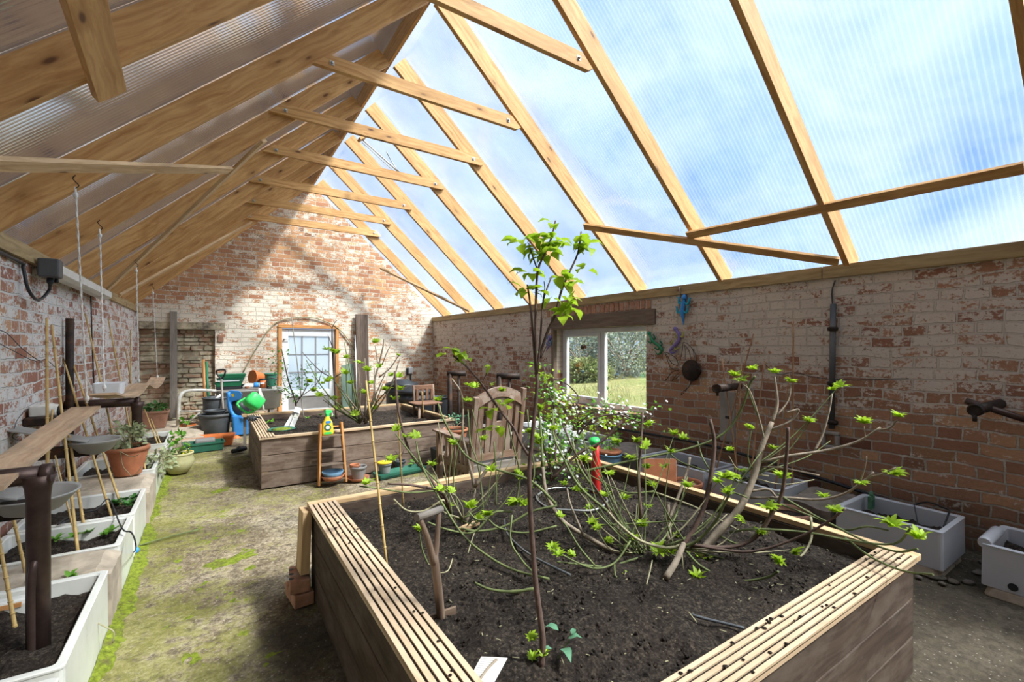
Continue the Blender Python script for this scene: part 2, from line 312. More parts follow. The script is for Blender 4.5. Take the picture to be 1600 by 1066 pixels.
# ---------------------------------------------------------------- mesh tools
class MB:
    def __init__(s): s.v = []; s.f = []; s.uv = []; s.sm = []
    def face(s, idx, uvs=None, sm=False):
        s.f.append(tuple(idx)); s.uv.append(uvs or [(0, 0)]*len(idx)); s.sm.append(sm)
    def prism(s, c, ax, ay, az):
        """box with half-axes ax (length), ay, az as vectors"""
        c, ax, ay, az = map(Vector, (c, ax, ay, az)); o = len(s.v)
        if ax.cross(ay).dot(az) < 0: az = -az
        for i in (-1, 1):
            for j in (-1, 1):
                for k in (-1, 1): s.v.append(c+ax*i+ay*j+az*k)
        lx, ly, lz = ax.length, ay.length, az.length; r = rnd.random()*9
        Q = [((0, 1, 3, 2), 'yz'), ((4, 6, 7, 5), 'yz'), ((0, 4, 5, 1), 'xz'), ((2, 3, 7, 6), 'xz'), ((0, 2, 6, 4), 'xy'), ((1, 5, 7, 3), 'xy')]
        for q, (idx, pl) in enumerate(Q):
            uv = []
            for n in idx:
                x = lx if n & 4 else -lx; y = ly if n & 2 else -ly; z = lz if n & 1 else -lz
                uv.append({'yz': (y*.3+r, z+q), 'xz': (x+r, z+q*.37), 'xy': (x+r, y+q*.37)}[pl])
            s.face([o+n for n in idx], uv)
        return s
    def box(s, x0, y0, z0, x1, y1, z1):
        c = ((x0+x1)/2, (y0+y1)/2, (z0+z1)/2); h = [abs(x1-x0)/2, abs(y1-y0)/2, abs(z1-z0)/2]
        ax = [Vector((h[0], 0, 0)), Vector((0, h[1], 0)), Vector((0, 0, h[2]))]; k = h.index(max(h)); r = [ax[k], ax[(k+1) % 3], ax[(k+2) % 3]]
        if r[1].length < r[2].length: r = [r[0], r[2], r[1]]
        return s.prism(c, *r)
    def beam(s, p0, p1, w, t, up=(0, 0, 1)):
        """bar from p0 to p1, w measured towards up, t sideways"""
        p0, p1 = Vector(p0), Vector(p1); d = p1-p0; up = Vector(up); side = d.cross(up)
        if side.length < 1e-6: side = d.cross(Vector((1, 0, 0)))
        side.normalize(); u = side.cross(d).normalized()
        return s.prism((p0+p1)/2, d/2, u*w/2, side*t/2)
    def tube(s, pts, r, n=6, cap=True):
        pts = [Vector(p) for p in pts]; m = len(pts); rs = r if isinstance(r, (list, tuple)) else [r]*m
        o = len(s.v); prev = None; L_ = 0
        for i, p in enumerate(pts):
            t = (pts[min(i+1, m-1)]-pts[max(i-1, 0)])
            if t.length < 1e-9: t = Vector((0, 0, 1))
            t.normalize()
            if prev is None: a = t.cross(Vector((.3, .1, 1)) if abs(t.z) < .9 else Vector((1, 0, 0))).normalized()
            else: a = (prev-t*prev.dot(t)).normalized()
            prev = a; bb = t.cross(a)
            for k in range(n):
                an = 2*math.pi*k/n; s.v.append(p+(a*math.cos(an)+bb*math.sin(an))*rs[i])
        for i in range(m-1):
            l2 = L_+(pts[i+1]-pts[i]).length
            for k in range(n):
                k2 = (k+1) % n; s.face((o+i*n+k, o+i*n+k2, o+(i+1)*n+k2, o+(i+1)*n+k), [(L_, k*.02), (L_, k*.02+.02), (l2, k*.02+.02), (l2, k*.02)], True)
            L_ = l2
        if cap:
            s.face([o+k for k in range(n)][::-1]); s.face([o+(m-1)*n+k for k in range(n)])
        return s
    def lathe(s, c, prof, n=20, ax=(0, 0, 1), sq=(1, 1)):
        """prof: list of (radius, height) about an axis through c"""
        c = Vector(c); ax = Vector(ax).normalized(); a = ax.orthogonal().normalized() if abs(ax.z) < .99 else Vector((1, 0, 0)); bb = ax.cross(a); o = len(s.v)
        for (r, h) in prof:
            for k in range(n):
                an = 2*math.pi*k/n; s.v.append(c+ax*h+(a*math.cos(an)*sq[0]+bb*math.sin(an)*sq[1])*r)
        for i in range(len(prof)-1):
            for k in range(n):
                k2 = (k+1) % n; s.face((o+i*n+k, o+i*n+k2, o+(i+1)*n+k2, o+(i+1)*n+k), None, True)
        if prof[0][0] > 1e-4: s.face([o+k for k in range(n)][::-1])
        if prof[-1][0] > 1e-4: s.face([o+(len(prof)-1)*n+k for k in range(n)])
        return s
    def loops(s, L_, cap0=True, cap1=True, sm=False):
        """L_: list of rounded rectangles (cx, cy, hx, hy, radius, z)"""
        o = len(s.v); q = 4
        for (cx, cy, hx, hy, r, z) in L_:
            r = min(r, hx, hy)
            for (sx, sy, a0) in ((1, 1, 0), (-1, 1, 90), (-1, -1, 180), (1, -1, 270)):
                for k in range(q):
                    an = R(a0+90*k/(q-1)); s.v.append(Vector((cx+sx*(hx-r)+r*math.cos(an), cy+sy*(hy-r)+r*math.sin(an), z)))
        n = 4*q
        for i in range(len(L_)-1):
            for k in range(n):
                k2 = (k+1) % n; s.face((o+i*n+k, o+i*n+k2, o+(i+1)*n+k2, o+(i+1)*n+k), None, sm)
        if cap0: s.face([o+k for k in range(n)][::-1])
        if cap1: s.face([o+(len(L_)-1)*n+k for k in range(n)])
        return s
    def poly(s, pts, thick):
        """flat outline given by 3D points, given a thickness vector"""
        o = len(s.v); t = Vector(thick); n = len(pts)
        for p in pts: s.v.append(Vector(p))
        for p in pts: s.v.append(Vector(p)+t)
        s.face([o+k for k in range(n)][::-1]); s.face([o+n+k for k in range(n)])
        for k in range(n): k2 = (k+1) % n; s.face((o+k, o+k2, o+n+k2, o+n+k))
        return s
    def leaf(s, p, d, nrm, ln, wd, fold=.25, droop=.2):
        p, d = Vector(p), Vector(d).normalized(); nrm = Vector(nrm); sd = d.cross(nrm)
        if sd.length < 1e-4: sd = d.orthogonal()
        sd.normalize(); nn = sd.cross(d); o = len(s.v)
        s.v += [p, p+d*ln*.33+nn*ln*.03, p+d*ln*.7, p+d*ln-nn*ln*droop]
        for sg in (1, -1):
            s.v += [p+d*ln*.3+sd*sg*wd*.5+nn*wd*fold, p+d*ln*.68+sd*sg*wd*.38+nn*wd*fold*.6]
        s.face((o, o+4, o+1), None, True); s.face((o+1, o+4, o+5, o+2), None, True); s.face((o+2, o+5, o+3), None, True)
        s.face((o, o+1, o+6), None, True); s.face((o+1, o+2, o+7, o+6), None, True); s.face((o+2, o+3, o+7), None, True)
        return s
    def figleaf(s, p, d, ln):
        """young palmate leaf: five narrow lobes fanned from a short stalk"""
        p, d = Vector(p), Vector(d).normalized(); up = Vector((0, 0, 1)); sd = d.cross(up)
        if sd.length < .1: sd = Vector((1, 0, 0))
        sd.normalize(); nn = sd.cross(d)
        for k, a in enumerate((-62, -30, 0, 30, 62)):
            dd = d*math.cos(R(a))+sd*math.sin(R(a)); l = ln*(.62, .9, 1.05, .9, .62)[k]
            s.leaf(p, dd, nn, l, l*.36, .2, .15)
        return s
    def sprout(s, p, ln, n=4, up=(0, 0, 1), r=None):
        r = r or rnd
        for i in range(n):
            an = r.random()*6.28; d = Vector(up)*r.uniform(.25, 1.1)+Vector((math.cos(an), math.sin(an), 0))*r.uniform(.5, 1)
            s.figleaf(p, d, ln*r.uniform(.7, 1.1))
        return s
    def blobleaves(s, c, rad, n, ln, seed=1, wd=.5, shell=.5):
        r = random.Random(seed); c = Vector(c); rad = Vector(rad) if not isinstance(rad, (int, float)) else Vector((rad,)*3)
        for i in range(n):
            d = Vector((r.gauss(0, 1), r.gauss(0, 1), r.gauss(0, 1))).normalized(); q = r.uniform(shell, 1)
            p = c+Vector((d.x*rad.x, d.y*rad.y, d.z*rad.z))*q
            dd = (d+Vector((r.uniform(-1, 1), r.uniform(-1, 1), r.uniform(-.6, 1)))*.9)
            s.leaf(p, dd, Vector((r.uniform(-1, 1), r.uniform(-1, 1), 1)), ln*r.uniform(.6, 1.2), ln*wd*r.uniform(.8, 1.2))
        return s
    def build(s, name, mat, parent=None, bevel=0, weld=False):
        me = bpy.data.meshes.new(name); off = parent_world(parent) if parent else Vector((0, 0, 0))
        me.from_pydata([tuple(v-off) for v in s.v], [], s.f); me.materials.append(mat)
        ul = me.uv_layers.new(name='UVMap'); fl = [c for u in s.uv for q in u for c in q]
        if len(fl) == 2*len(ul.data): ul.data.foreach_set('uv', fl)
        me.polygons.foreach_set('use_smooth', s.sm)
        me.update()
        o = bpy.data.objects.new(name, me); COL.objects.link(o)
        if parent: o.parent = parent
        if bevel:
            b = o.modifiers.new('bevel', 'BEVEL'); b.width = bevel; b.segments = 2; b.limit_method = 'ANGLE'; b.angle_limit = R(40)
        return o
def parent_world(p):
    v = Vector((0, 0, 0))
    while p: v += p.location; p = p.parent
    return v
def tag(o, label, cat, group=None, kind=None):
    if label: o['label'] = label
    if cat: o['category'] = cat
    if group: o['group'] = group
    if kind: o['kind'] = kind
    return o
def thing(name, label, cat, loc, group=None):
    o = bpy.data.objects.new(name, None); COL.objects.link(o); o.location = Vector(loc); o.empty_display_size = .05
    return tag(o, label, cat, group)
def struct(o): o['kind'] = 'structure'; return o
def dup(o, delta=None, label=None, parent=None):
    c = o.copy(); COL.objects.link(c)
    if parent: c.parent = parent
    if delta is not None: c.location = o.location+Vector(delta)
    if label: c['label'] = label
    for ch in o.children: dup(ch, None, None, c)
    return c
def smooth(pts, k=4):
    """Catmull-Rom through the points"""
    P = [Vector(p) for p in pts]; P = [P[0]*2-P[1]]+P+[P[-1]*2-P[-2]]; o = []
    for i in range(1, len(P)-2):
        for j in range(k):
            t = j/k; a, b_, c, d = P[i-1], P[i], P[i+1], P[i+2]
            o.append(.5*((2*b_)+(c-a)*t+(2*a-5*b_+4*c-d)*t*t+(3*b_-a-3*c+d)*t**3))
    o.append(P[-2]); return o
def taper(n, r0, r1): return [r0+(r1-r0)*i/(n-1) for i in range(n)]
def limb(mb, pts, r0, r1, n=6, k=4):
    q = smooth(pts, k); mb.tube(q, taper(len(q), r0, r1), n); return q
# ---------------------------------------------------------------- the setting
XL, XR, YB, YF = -1.12, 4.65, 10.65, -2.6
XM = (XL+XR)/2; ZT = 2.11; SL = .915
def under(x): return 2.17+SL*min(x-XL, XR-x)          # underside of the rafters
def sheet(x): return under(x)+.27
RF = [1.71+1.18*k for k in range(-3, 8)]; RF[-1] = 9.97

fm = MB()
nx, ny = 40, 80
for j in range(ny+1):
    for i in range(nx+1):
        x = XL-.1+(XR-XL+.2)*i/nx; y = YF+(YB-YF)*j/ny
        fm.v.append(Vector((x, y, -.012+.012*noise.noise(Vector((x*1.3, y*1.3, 0)))+.006*noise.noise(Vector((x*5, y*5, 1))))))
for j in range(ny):
    for i in range(nx):
        a = j*(nx+1)+i; fm.face((a, a+1, a+nx+2, a+nx+1), None, True)
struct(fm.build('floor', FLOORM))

T = .25
struct(MB().box(XL-T, YF, -.15, XL, YB, ZT).build('wall_left', WL))
# right wall round the window opening
WY0, WY1, WZ0, WZ1 = 3.93, 5.80, .60, 1.77
m = MB(); m.box(XR, YF, -.15, XR+T, WY0, ZT); m.box(XR, WY1, -.15, XR+T, YB, ZT); m.box(XR, WY0, -.15, XR+T, WY1, WZ0); m.box(XR, WY0, WZ1, XR+T, WY1, ZT)
struct(m.build('wall_right', WR))
def gable(y0, y1):
    o = [(XL-T, -.15), (XR+T, -.15), (XR+T, ZT+.02), (XR, sheet(XR)-.02), (XM, sheet(XM)-.03), (XL, sheet(XL)-.02), (XL-T, ZT+.02)]
    return MB().poly([(x, y0, z) for x, z in o], (0, y1-y0, 0))
# the back wall with the bricked-up doorway: a shallow recess left of the middle
DX0, DX1, DZ = at_y(437, 600, YB).x, at_y(527, 600, YB).x, at_y(480, 512, YB).z
RX0, RX1, RZ = XL+.02, at_y(336, 560, YB).x, at_y(300, 515, YB).z
bw = MB(); g0 = YB; g1 = YB+T
def slab(pts, y0=None): bw.poly([(x, g0 if y0 is None else y0, z) for x, z in pts], (0, g1-(g0 if y0 is None else y0), 0))
slab([(XL-T, -.15), (RX0, -.15), (RX0, ZT+.02), (XL-T, ZT+.02)])
slab([(RX1, -.15), (DX0, -.15), (DX0, ZT+.02), (RX1, ZT+.02)])
slab([(DX1, -.15), (XR+T, -.15), (XR+T, ZT+.02), (DX1, ZT+.02)])
slab([(DX0, DZ), (DX1, DZ), (DX1, ZT+.02), (DX0, ZT+.02)])
slab([(RX0, RZ), (RX1, RZ), (RX1, ZT+.02), (RX0, ZT+.02)])
slab([(XL-T, ZT+.02), (XR+T, ZT+.02), (XR, sheet(XR)-.02), (XM, sheet(XM)-.03), (XL, sheet(XL)-.02)])
struct(bw.build('wall_back', WB))
# rubble filling of the old doorway, each stone bedded in lime
rb = MB(); rb.box(RX0, YB+.10, -.15, RX1, YB+T, RZ)
r5 = random.Random(5); z = .02
while z < RZ-.06:
    h = r5.uniform(.05, .11); x = RX0
    while x < RX1-.05:
        l = min(r5.uniform(.10, .34), RX1-x)
        if r5.random() < .93: rb.loops([(x+l/2, 0, l/2-.008, h/2-.007, .02, 0), (x+l/2, 0, l/2-.012, h/2-.011, .02, r5.uniform(.015, .05))], sm=False); 
        q = 32 if False else 32
        for v in rb.v[-32:]: v.y, v.z = YB+.105-v.z, z+h/2+v.y
        x += l
    z += h
b = NB('rubble_infill'); p = b.pos(); sp = b.node('ShaderNodeSeparateXYZ', {0: p})
pv = b.node('ShaderNodeCombineXYZ', {0: sp.outputs[0], 1: b.mth('MULTIPLY', sp.outputs[2], 2.6), 2: 2.0}).outputs[0]
n1 = b.tex('v', 3.6, pv).outputs['Color']; n2 = b.tex('n', 16, p, Detail=8.0, Roughness=.75).outputs[0]
c = b.mix(n2, (.10, .08, .06), (.62, .54, .38)); c = b.mix(b.mth('MULTIPLY', b.ramp(n1, (.45, (0, 0, 0)), (.6, (1, 1, 1))), .55), c, (.34, .15, .08))
c = b.mix(b.ramp(b.tex('n', 5, p, Detail=6.0).outputs[0], (.5, (0, 0, 0)), (.62, (.8, .8, .8))), c, (.64, .57, .42))
RUBM = b.fin(c, .95, b.bump(n2, .9, .02))
struct(rb.build('wall_back_infill', RUBM))
struct(MB().box(RX0-.0, YB-.015, RZ, at_y(352, 510, YB).x, YB+.05, RZ+.14).build('trim_1', RUB, bevel=.012))

fw = gable(YF-T, YF); struct(fw.build('wall_front', WB))
# wall plates
for i, (x, sg) in enumerate(((XL, -1), (XR, 1))):
    m = MB()
    for y0, y1 in ((YF, 1.9), (1.905, 6.1), (6.105, YB)): m.beam((x+sg*.06-sg*.03, y0, ZT+.055), (x+sg*.06-sg*.03, y1, ZT+.055), .11, .12)
    struct(m.build('trim_%d' % (i+2), PLATE, bevel=.004))

# roof sheets, one slope each side
for side, mt in ((1, POLYR), (-1, POLYL)):
    m = MB(); e = XR+.45 if side > 0 else XL-.45; ze = 2.17-SL*.45+.27; zr = sheet(XM)+.01
    dx = e-XM; k = 8
    m.poly([(XM, YF-.3, zr), (e, YF-.3, ze), (e, YB+.3, ze), (XM, YB+.3, zr)], (0, 0, .012))
    struct(m.build('ceiling', mt))
# rafters
names_r = {0: 'furthest forward', 10: 'flat against the back brick gable'}
ordw = ['', 'first', 'second', 'third', 'fourth', 'fifth', 'sixth', 'seventh', 'eighth', 'ninth', 'tenth', 'eleventh']
for side in (1, -1):
    e = XR if side > 0 else XL
    for k, y in enumerate(RF):
        a = under(e); pm = Vector((XM+side*.09, y, under(XM)+.13-SL*.09)); pe = Vector((e+side*.10, y, a+.13-SL*.10))
        m = MB().beam(pe, pm, .19, .048, (0, 0, 1))
        n = 11-k
        where = 'right clear slope' if side > 0 else 'left grey slope'
        lab = f'pine rafter under the {where}, {ordw[n]} counted from the back brick gable'
        o = m.build('rafter', PINE, bevel=.002); tag(o, lab, 'rafter', f'rafters of the {where}')
# ridge board
tag(MB().beam((XM, YF, 4.96), (XM, YB, 4.96), .24, .035).build('ridge_board', PINE, bevel=.002), 'long pine ridge board along the top where all rafters meet', 'roof beam')
# infill strips where sheets join
m = MB()
# collar ties with a bolt at each end
tie = {2.89: (.74, 2.74, 3.93), 4.07: (.70, 2.79, 3.91), 5.25: (.49, 2.98, 3.93), 6.43: (.50, 2.95, 3.93), 7.61: (.52, 2.94, 3.93), 8.79: (.50, 2.96, 3.90), 9.93: (.50, 2.95, 3.88)}
def tie_px(y, lu, lv, ru, rv):
    return at_y(lu, lv, y), at_y(ru, rv, y)
TP = [(2.84, None, None, 917, 100), (4.02, 488, 96, 806, 190), (5.20, 420, 170, 750, 250), (6.38, 410, 229, 690, 292), (7.56, 388, 281, 640, 321), (8.74, 380, 312, 608, 346), (9.92, 376, 340, 592, 363)]
words = ['nearest and highest in the picture', 'second nearest, crossing below the ridge', 'third nearest, bolted at both ends', 'fourth nearest, just before the roof opener', 'fifth nearest, behind the roof opener', 'last but one before the brick gable', 'closest to the brick gable']
for i, (y, lu, lv, ru, rv) in enumerate(TP):
    pr = at_y(ru, rv, y)
    if lu is None: pl = Vector((.70, y, pr.z+.0))
    else: pl = at_y(lu, lv, y)
    zc = (pl.z+pr.z)/2
    pl = Vector((pl.x, y-.0, zc)); pr = Vector((pr.x, y, zc))
    t = thing('collar_tie', 'pine collar tie across the roof, '+words[i], 'collar tie', pl, 'collar ties across the roof')
    m = MB(); w = .065; c = .05
    m.poly([(pl.x, y-.022, zc-w+.02), (pr.x-.0, y-.022, zc-w), (pr.x+.05, y-.022, zc-w+.03), (pr.x-.07, y-.022, zc+w), (pl.x+.13, y-.022, zc+w)], (0, .044, 0))
    fuv = m.uv
    for q, f in enumerate(m.f): m.uv[q] = [(m.v[n].x, m.v[n].z+q*.0) for n in f]
    m.build('board', PINE, t, bevel=.002)
    for x in (pl.x+.15, pr.x-.11):
        bb = MB().lathe((x, y-.022, zc), [(.026, 0), (.026, .004)], 4, (0, -1, 0)); bb.lathe((x, y-.026, zc), [(.012, 0), (.012, .012), (.006, .014)], 6, (0, -1, 0)); bb.build('bolt', ZINC, t)

# braces nailed under the rafters
def brace(u0, v0, y0, u1, v1, y1, w, lab, ext=0.0, mat=PINE2):
    p, q = at_y(u0, v0, y0), at_y(u1, v1, y1); d = (q-p).normalized(); p = p-d*ext
    side = 1 if (p.x+q.x)/2 > XM else -1
    n = Vector((side*SL, 0, 1)).normalized()
    o = MB().beam(p, q, .03, w*1.15, n).build('brace', mat, bevel=.002); return tag(o, lab, 'roof brace', 'braces nailed under the rafters')
brace(60, 258, 3.3, 358, 266, 5.37, .075, 'pale sawn brace nearly level across the near left rafters', .75)
brace(165, 455, 7.15, 413, 220, 5.14, .075, 'pale brace rising steeply from the left wall to the ridge side')
brace(186, 462, 7.9, 392, 348, 9.1, .075, 'pale brace lying low over the furthest left rafters')
brace(594, 419, 10.3, 733, 486, 8.4, .07, 'short brace at the foot of the furthest right rafters')
brace(913, 354, 4.07, 1311, 409, 1.72, .07, 'brace sloping down to the right wall top above the fish ornament', mat=PINE)
brace(1074, 368, 2.90, 1600, 262, .62, .07, 'brace rising to the right edge across the near right rafters', .0, mat=PINE)
o = MB().beam((-.43, 3.05, under(-.43)-.02), (-.37, 1.55, under(-.37)-.02), .045, .145, (-SL, 0, 1)).build('brace', PINE, bevel=.003)
tag(o, 'thick board end hanging into the top left corner over the nearest rafter', 'roof brace')
# offcut at upper edge near right
p = at_y(945, 4, 2.4)
# automatic opener arm of the roof vent
p0, p1 = at_y(566, 218, 7.3), at_y(622, 268, 6.9)
t = thing('roof_vent_opener', 'small metal arm opening the roof vent by the right slope', 'vent opener', p0)
m = MB(); m.tube([p0, p1], .012, 6); m.tube([p0+Vector((0, 0, -.05)), p1+Vector((-.03, 0, -.03))], .006, 6); m.build('rod', WHITEM, t)
m = MB(); m.tube(smooth([p1, p1+Vector((-.12, 0, .16)), p1+Vector((-.2, -.05, .24))]), .007, 5); m.tube([p1, p1+Vector((.04, .1, .05))], .02, 8); m.build('spring_arm', ZINC, t)
m = MB(); m.prism(p0+Vector((0, 0, .02)), (.05, 0, .04), (0, .07, 0), (-.012, 0, .015)); m.build('bracket', PINE, t)

# window
t = thing('window_1', None, None, (XR+.2, WY0, WZ0)); t['kind'] = 'structure'
xw = XR+.20; fr = MB(); f = .07
def ring(m, y0, y1, z0, z1, w, x0, x1):
    m.box(x0, y0, z0, x1, y0+w, z1); m.box(x0, y1-w, z0, x1, y1, z1); m.box(x0, y0+w, z0, x1, y1-w, z0+w); m.box(x0, y0+w, z1-w, x1, y1-w, z1)
ring(fr, WY0-.1, WY1, WZ0, WZ1, .07, xw-.03, xw+.03)
ym = at_x(944, 560, xw).y; fr.box(xw-.03, ym-.04, WZ0+.07, xw+.03, ym+.04, WZ1-.07)
fr.build('window_frame', WHITEP, t, bevel=.006)
sa = MB(); ring(sa, ym+.04, WY1-.07, WZ0+.07, WZ1-.07, .055, xw-.045, xw+.01); sa.box(xw-.055, ym+.2, WZ1-.12, xw-.045, WY1-.2, WZ1-.105); sash = sa.build('sash', WHITEP, t, bevel=.006)
hd = MB(); hd.box(xw-.065, 5.05, WZ0+.085, xw-.045, 5.2, WZ0+.105); hd.build('handle', LGREY, sash, bevel=.003)
MB().box(xw-.004, WY0-.05, WZ0+.05, xw+.004, ym, WZ1-.05).build('pane', GLASS, t)
MB().box(xw-.012, ym+.09, WZ0+.12, xw-.006, WY1-.12, WZ1-.12).build('pane', GLASS, sash)
struct(MB().box(XR-.02, WY0, WZ0-.035, xw-.03, WY1, WZ0).build('trim_6', OLDW, bevel=.004))
# old timber lintel and brick soldier course over it
struct(MB().box(XR-.025, at_x(1025, 500, XR).y, WZ1-.0, XR+.2, 5.87, WZ1+.2).build('trim_7', OLDW, bevel=.01))
# the wooden jamb post beside the window
struct(MB().box(XR-.02, WY1+.0, .35, XR+.06, WY1+.06, WZ1).build('trim_8', OLDW, bevel=.006))
m = MB(); y = 3.85; r3 = random.Random(3)
while y < 5.95: m.box(XR-.012, y, WZ1+.205, XR+.05, y+.075, ZT-.01+r3.uniform(-.01, 0)); y += .09
struct(m.build('trim_9', BRICKM, bevel=.012))

# door in the back wall
t = thing('door_1', None, None, ((DX0+DX1)/2, YB+.05, 0)); t['kind'] = 'structure'
m = MB(); w = .07
m.box(DX0-.03, YB-.03, 0, DX0+w-.03, YB+.1, DZ); m.box(DX1-w+.03, YB-.03, 0, DX1+.03, YB+.1, DZ); m.box(DX0-.03, YB-.03, DZ-.02, DX1+.03, YB+.1, DZ+.05)
m.build('door_frame', ORGW, t, bevel=.004)
a0, a1 = DX0+.045, DX1-.045; yd = YB+.02
m = MB(); s_ = .15
m.box(a0, yd, .02, a0+s_*.8, yd+.06, DZ-.03); m.box(a1-s_*.8, yd, .02, a1, yd+.06, DZ-.03); m.box(a0+s_*.8, yd, DZ-.03-.16, a1-s_*.8, yd+.06, DZ-.03); m.box(a0+s_*.8, yd, .02, a1-s_*.8, yd+.06, .14)
m.box(a0+s_*.8, yd, .42, a1-s_*.8, yd+.06, .55)
leaf = m.build('door_leaf', WHITEP, t, bevel=.006)
MB().box(a0+s_*.8, yd+.02, .14, a1-s_*.8, yd+.04, .42).build('door_panel', LGREY, leaf)
MB().box(a0+s_*.8, yd+.025, .55, a1-s_*.8, yd+.035, DZ-.19).build('glass', FROST, leaf)
m = MB(); gx0, gx1 = a0+s_*.8, a1-s_*.8
for k in (1, 2): x = gx0+(gx1-gx0)*k/3; m.box(x-.01, yd+.012, .55, x+.01, yd+.048, DZ-.19)
for k in (1, 2): z = .55+(DZ-.19-.55)*k/3; m.box(gx0, yd+.013, z-.008, gx1, yd+.047, z+.008)
m.build('glazing_bar', LGREY, leaf)
m = MB(); m.box(a0+.03, yd-.03, 1.62, a0+.05, yd, 1.66); m.tube([(a0+.02, yd-.03, 1.64), (a0+.14, yd-.035, 1.64)], .009); m.build('door_handle', ZINC, leaf)

# outside: field and hedge
m = MB(); n = 30
for j in range(n+1):
    for i in range(n+1):
        x = XR+T+.02+(30)*i/n; y = -12+60*j/n; m.v.append(Vector((x, y, -.05+.42*min(1, max(0, (x-6)/7))+.05*noise.noise(Vector((x, y, 0))))))
for j in range(n):
    for i in range(n): a = j*(n+1)+i; m.face((a, a+1, a+n+2, a+n+1), None, True)
struct(m.build('floor_outside', GRASS))
hs = [(12.4, 17.2, 1.3, 1.7, 1.65, HEDGEG, 'grey green bush on the left of the hedge seen through the window'), (13.4, 14.9, 1.35, 1.9, 1.62, HEDGEG, 'tall dusky bush filling the middle of the hedge seen outside'),
      (13.4, 12.3, 1.2, 1.7, 1.55, HEDGEG, 'blue grey bush on the right of the hedge seen outside'), (10.9, 15.6, .7, 1.35, .85, HEDGEY, 'low yellow green bush before the hedge, through the opening sash'),
      (11.3, 12.3, .5, 1.0, .55, HEDGE, 'low olive bramble before the hedge, through the fixed pane'), (14.4, 19.8, 1.4, 2.1, 1.9, HEDGE, 'far olive bush at the left end of the hedge outside'),
      (16.2, 19.5, 1.5, 2.2, 1.8, HEDGEG, 'furthest dusky bush closing the hedge behind the opening sash'), (16.2, 15.0, 1.5, 2.3, 1.8, HEDGE, 'furthest olive bush closing the hedge behind the fixed pane')]
for i, (x, y, z, rx, rz, mt, lab) in enumerate(hs):
    t = thing('hedge_bush', lab, 'bush', (x, y, .3), 'bushes of the hedge outside')
    m = MB(); m.blobleaves((x, y, z), (rx, rx, rz), 3600, .15, i+20, .5, .45); m.build('foliage', mt, t)
    m = MB(); 
    for k in range(6): a = k*1.05; m.tube(smooth([(x, y, .25), (x+.3*math.cos(a), y+.3*math.sin(a), z*.8), (x+rx*.7*math.cos(a), y+rx*.7*math.sin(a), z+rz*.5)]), .03, 5)
    m.build('branch', BARK, t)
r4 = random.Random(4); m = MB()
for k in range(900):
    x = r4.uniform(5.4, 10.2); y = x*r4.uniform(.9, 1.55)+r4.uniform(-.6, .6); z = -.05+.42*min(1, max(0, (x-6)/7)); 
    m.leaf((x, y, z), (r4.uniform(-.5, .5), r4.uniform(-.5, .5), 1), (1, 0, 0), r4.uniform(.1, .3), .012)
tag(m.build('tall_grass', DRY), 'dry pale grass blades growing in the field outside the window', 'grass', kind='stuff')
# ---------------------------------------------------------------- raised beds
def soil_mesh(x0, x1, y0, y1, z, n=60, amp=.03, seed=0, z0=None):
    m = MB(); ny = max(6, int(n*(y1-y0)/(x1-x0)))
    for j in range(ny+1):
        for i in range(n+1):
            x = x0+(x1-x0)*i/n; y = y0+(y1-y0)*j/ny; e = 0 if 0 < i < n and 0 < j < ny else 1
            h = amp*noise.noise(Vector((x*2.2, y*2.2, seed)))+amp*.7*noise.noise(Vector((x*9, y*9, seed+3)))+amp*.55*abs(noise.noise(Vector((x*26, y*26, seed+7))))
            m.v.append(Vector((x, y, z+h-(.01 if e else 0))))
    for j in range(ny):
        for i in range(n): a = j*(n+1)+i; m.face((a, a+1, a+n+2, a+n+1), None, True)
    return m
def deck(m, p0, p1, w, z, side, thick=.026, grooves=5):
    """one decking board with grooves along its length; p0 to p1 the outer edge, side points inwards"""
    p0, p1, side = Vector(p0), Vector(p1), Vector(side).normalized(); d = (p1-p0)
    n = grooves+1; g = .009; rw = (w-g*grooves)/n
    c = (p0+p1)/2; dirt = MB()
    m.prism(c+side*w/2+Vector((0, 0, z-thick+.009)), d/2, side*w/2, (0, 0, .009))
    for k in range(n):
        o = k*(rw+g)+rw/2; m.prism(c+side*o+Vector((0, 0, z-.0055)), d/2, side*rw/2, (0, 0, .0055))
        if k < grooves: dirt.prism(c+side*(o+rw/2+g/2)+Vector((0, 0, z-.0075)), d/2, side*g/2, (0, 0, .002))  # dark strip along the bottom of each groove
    return dirt
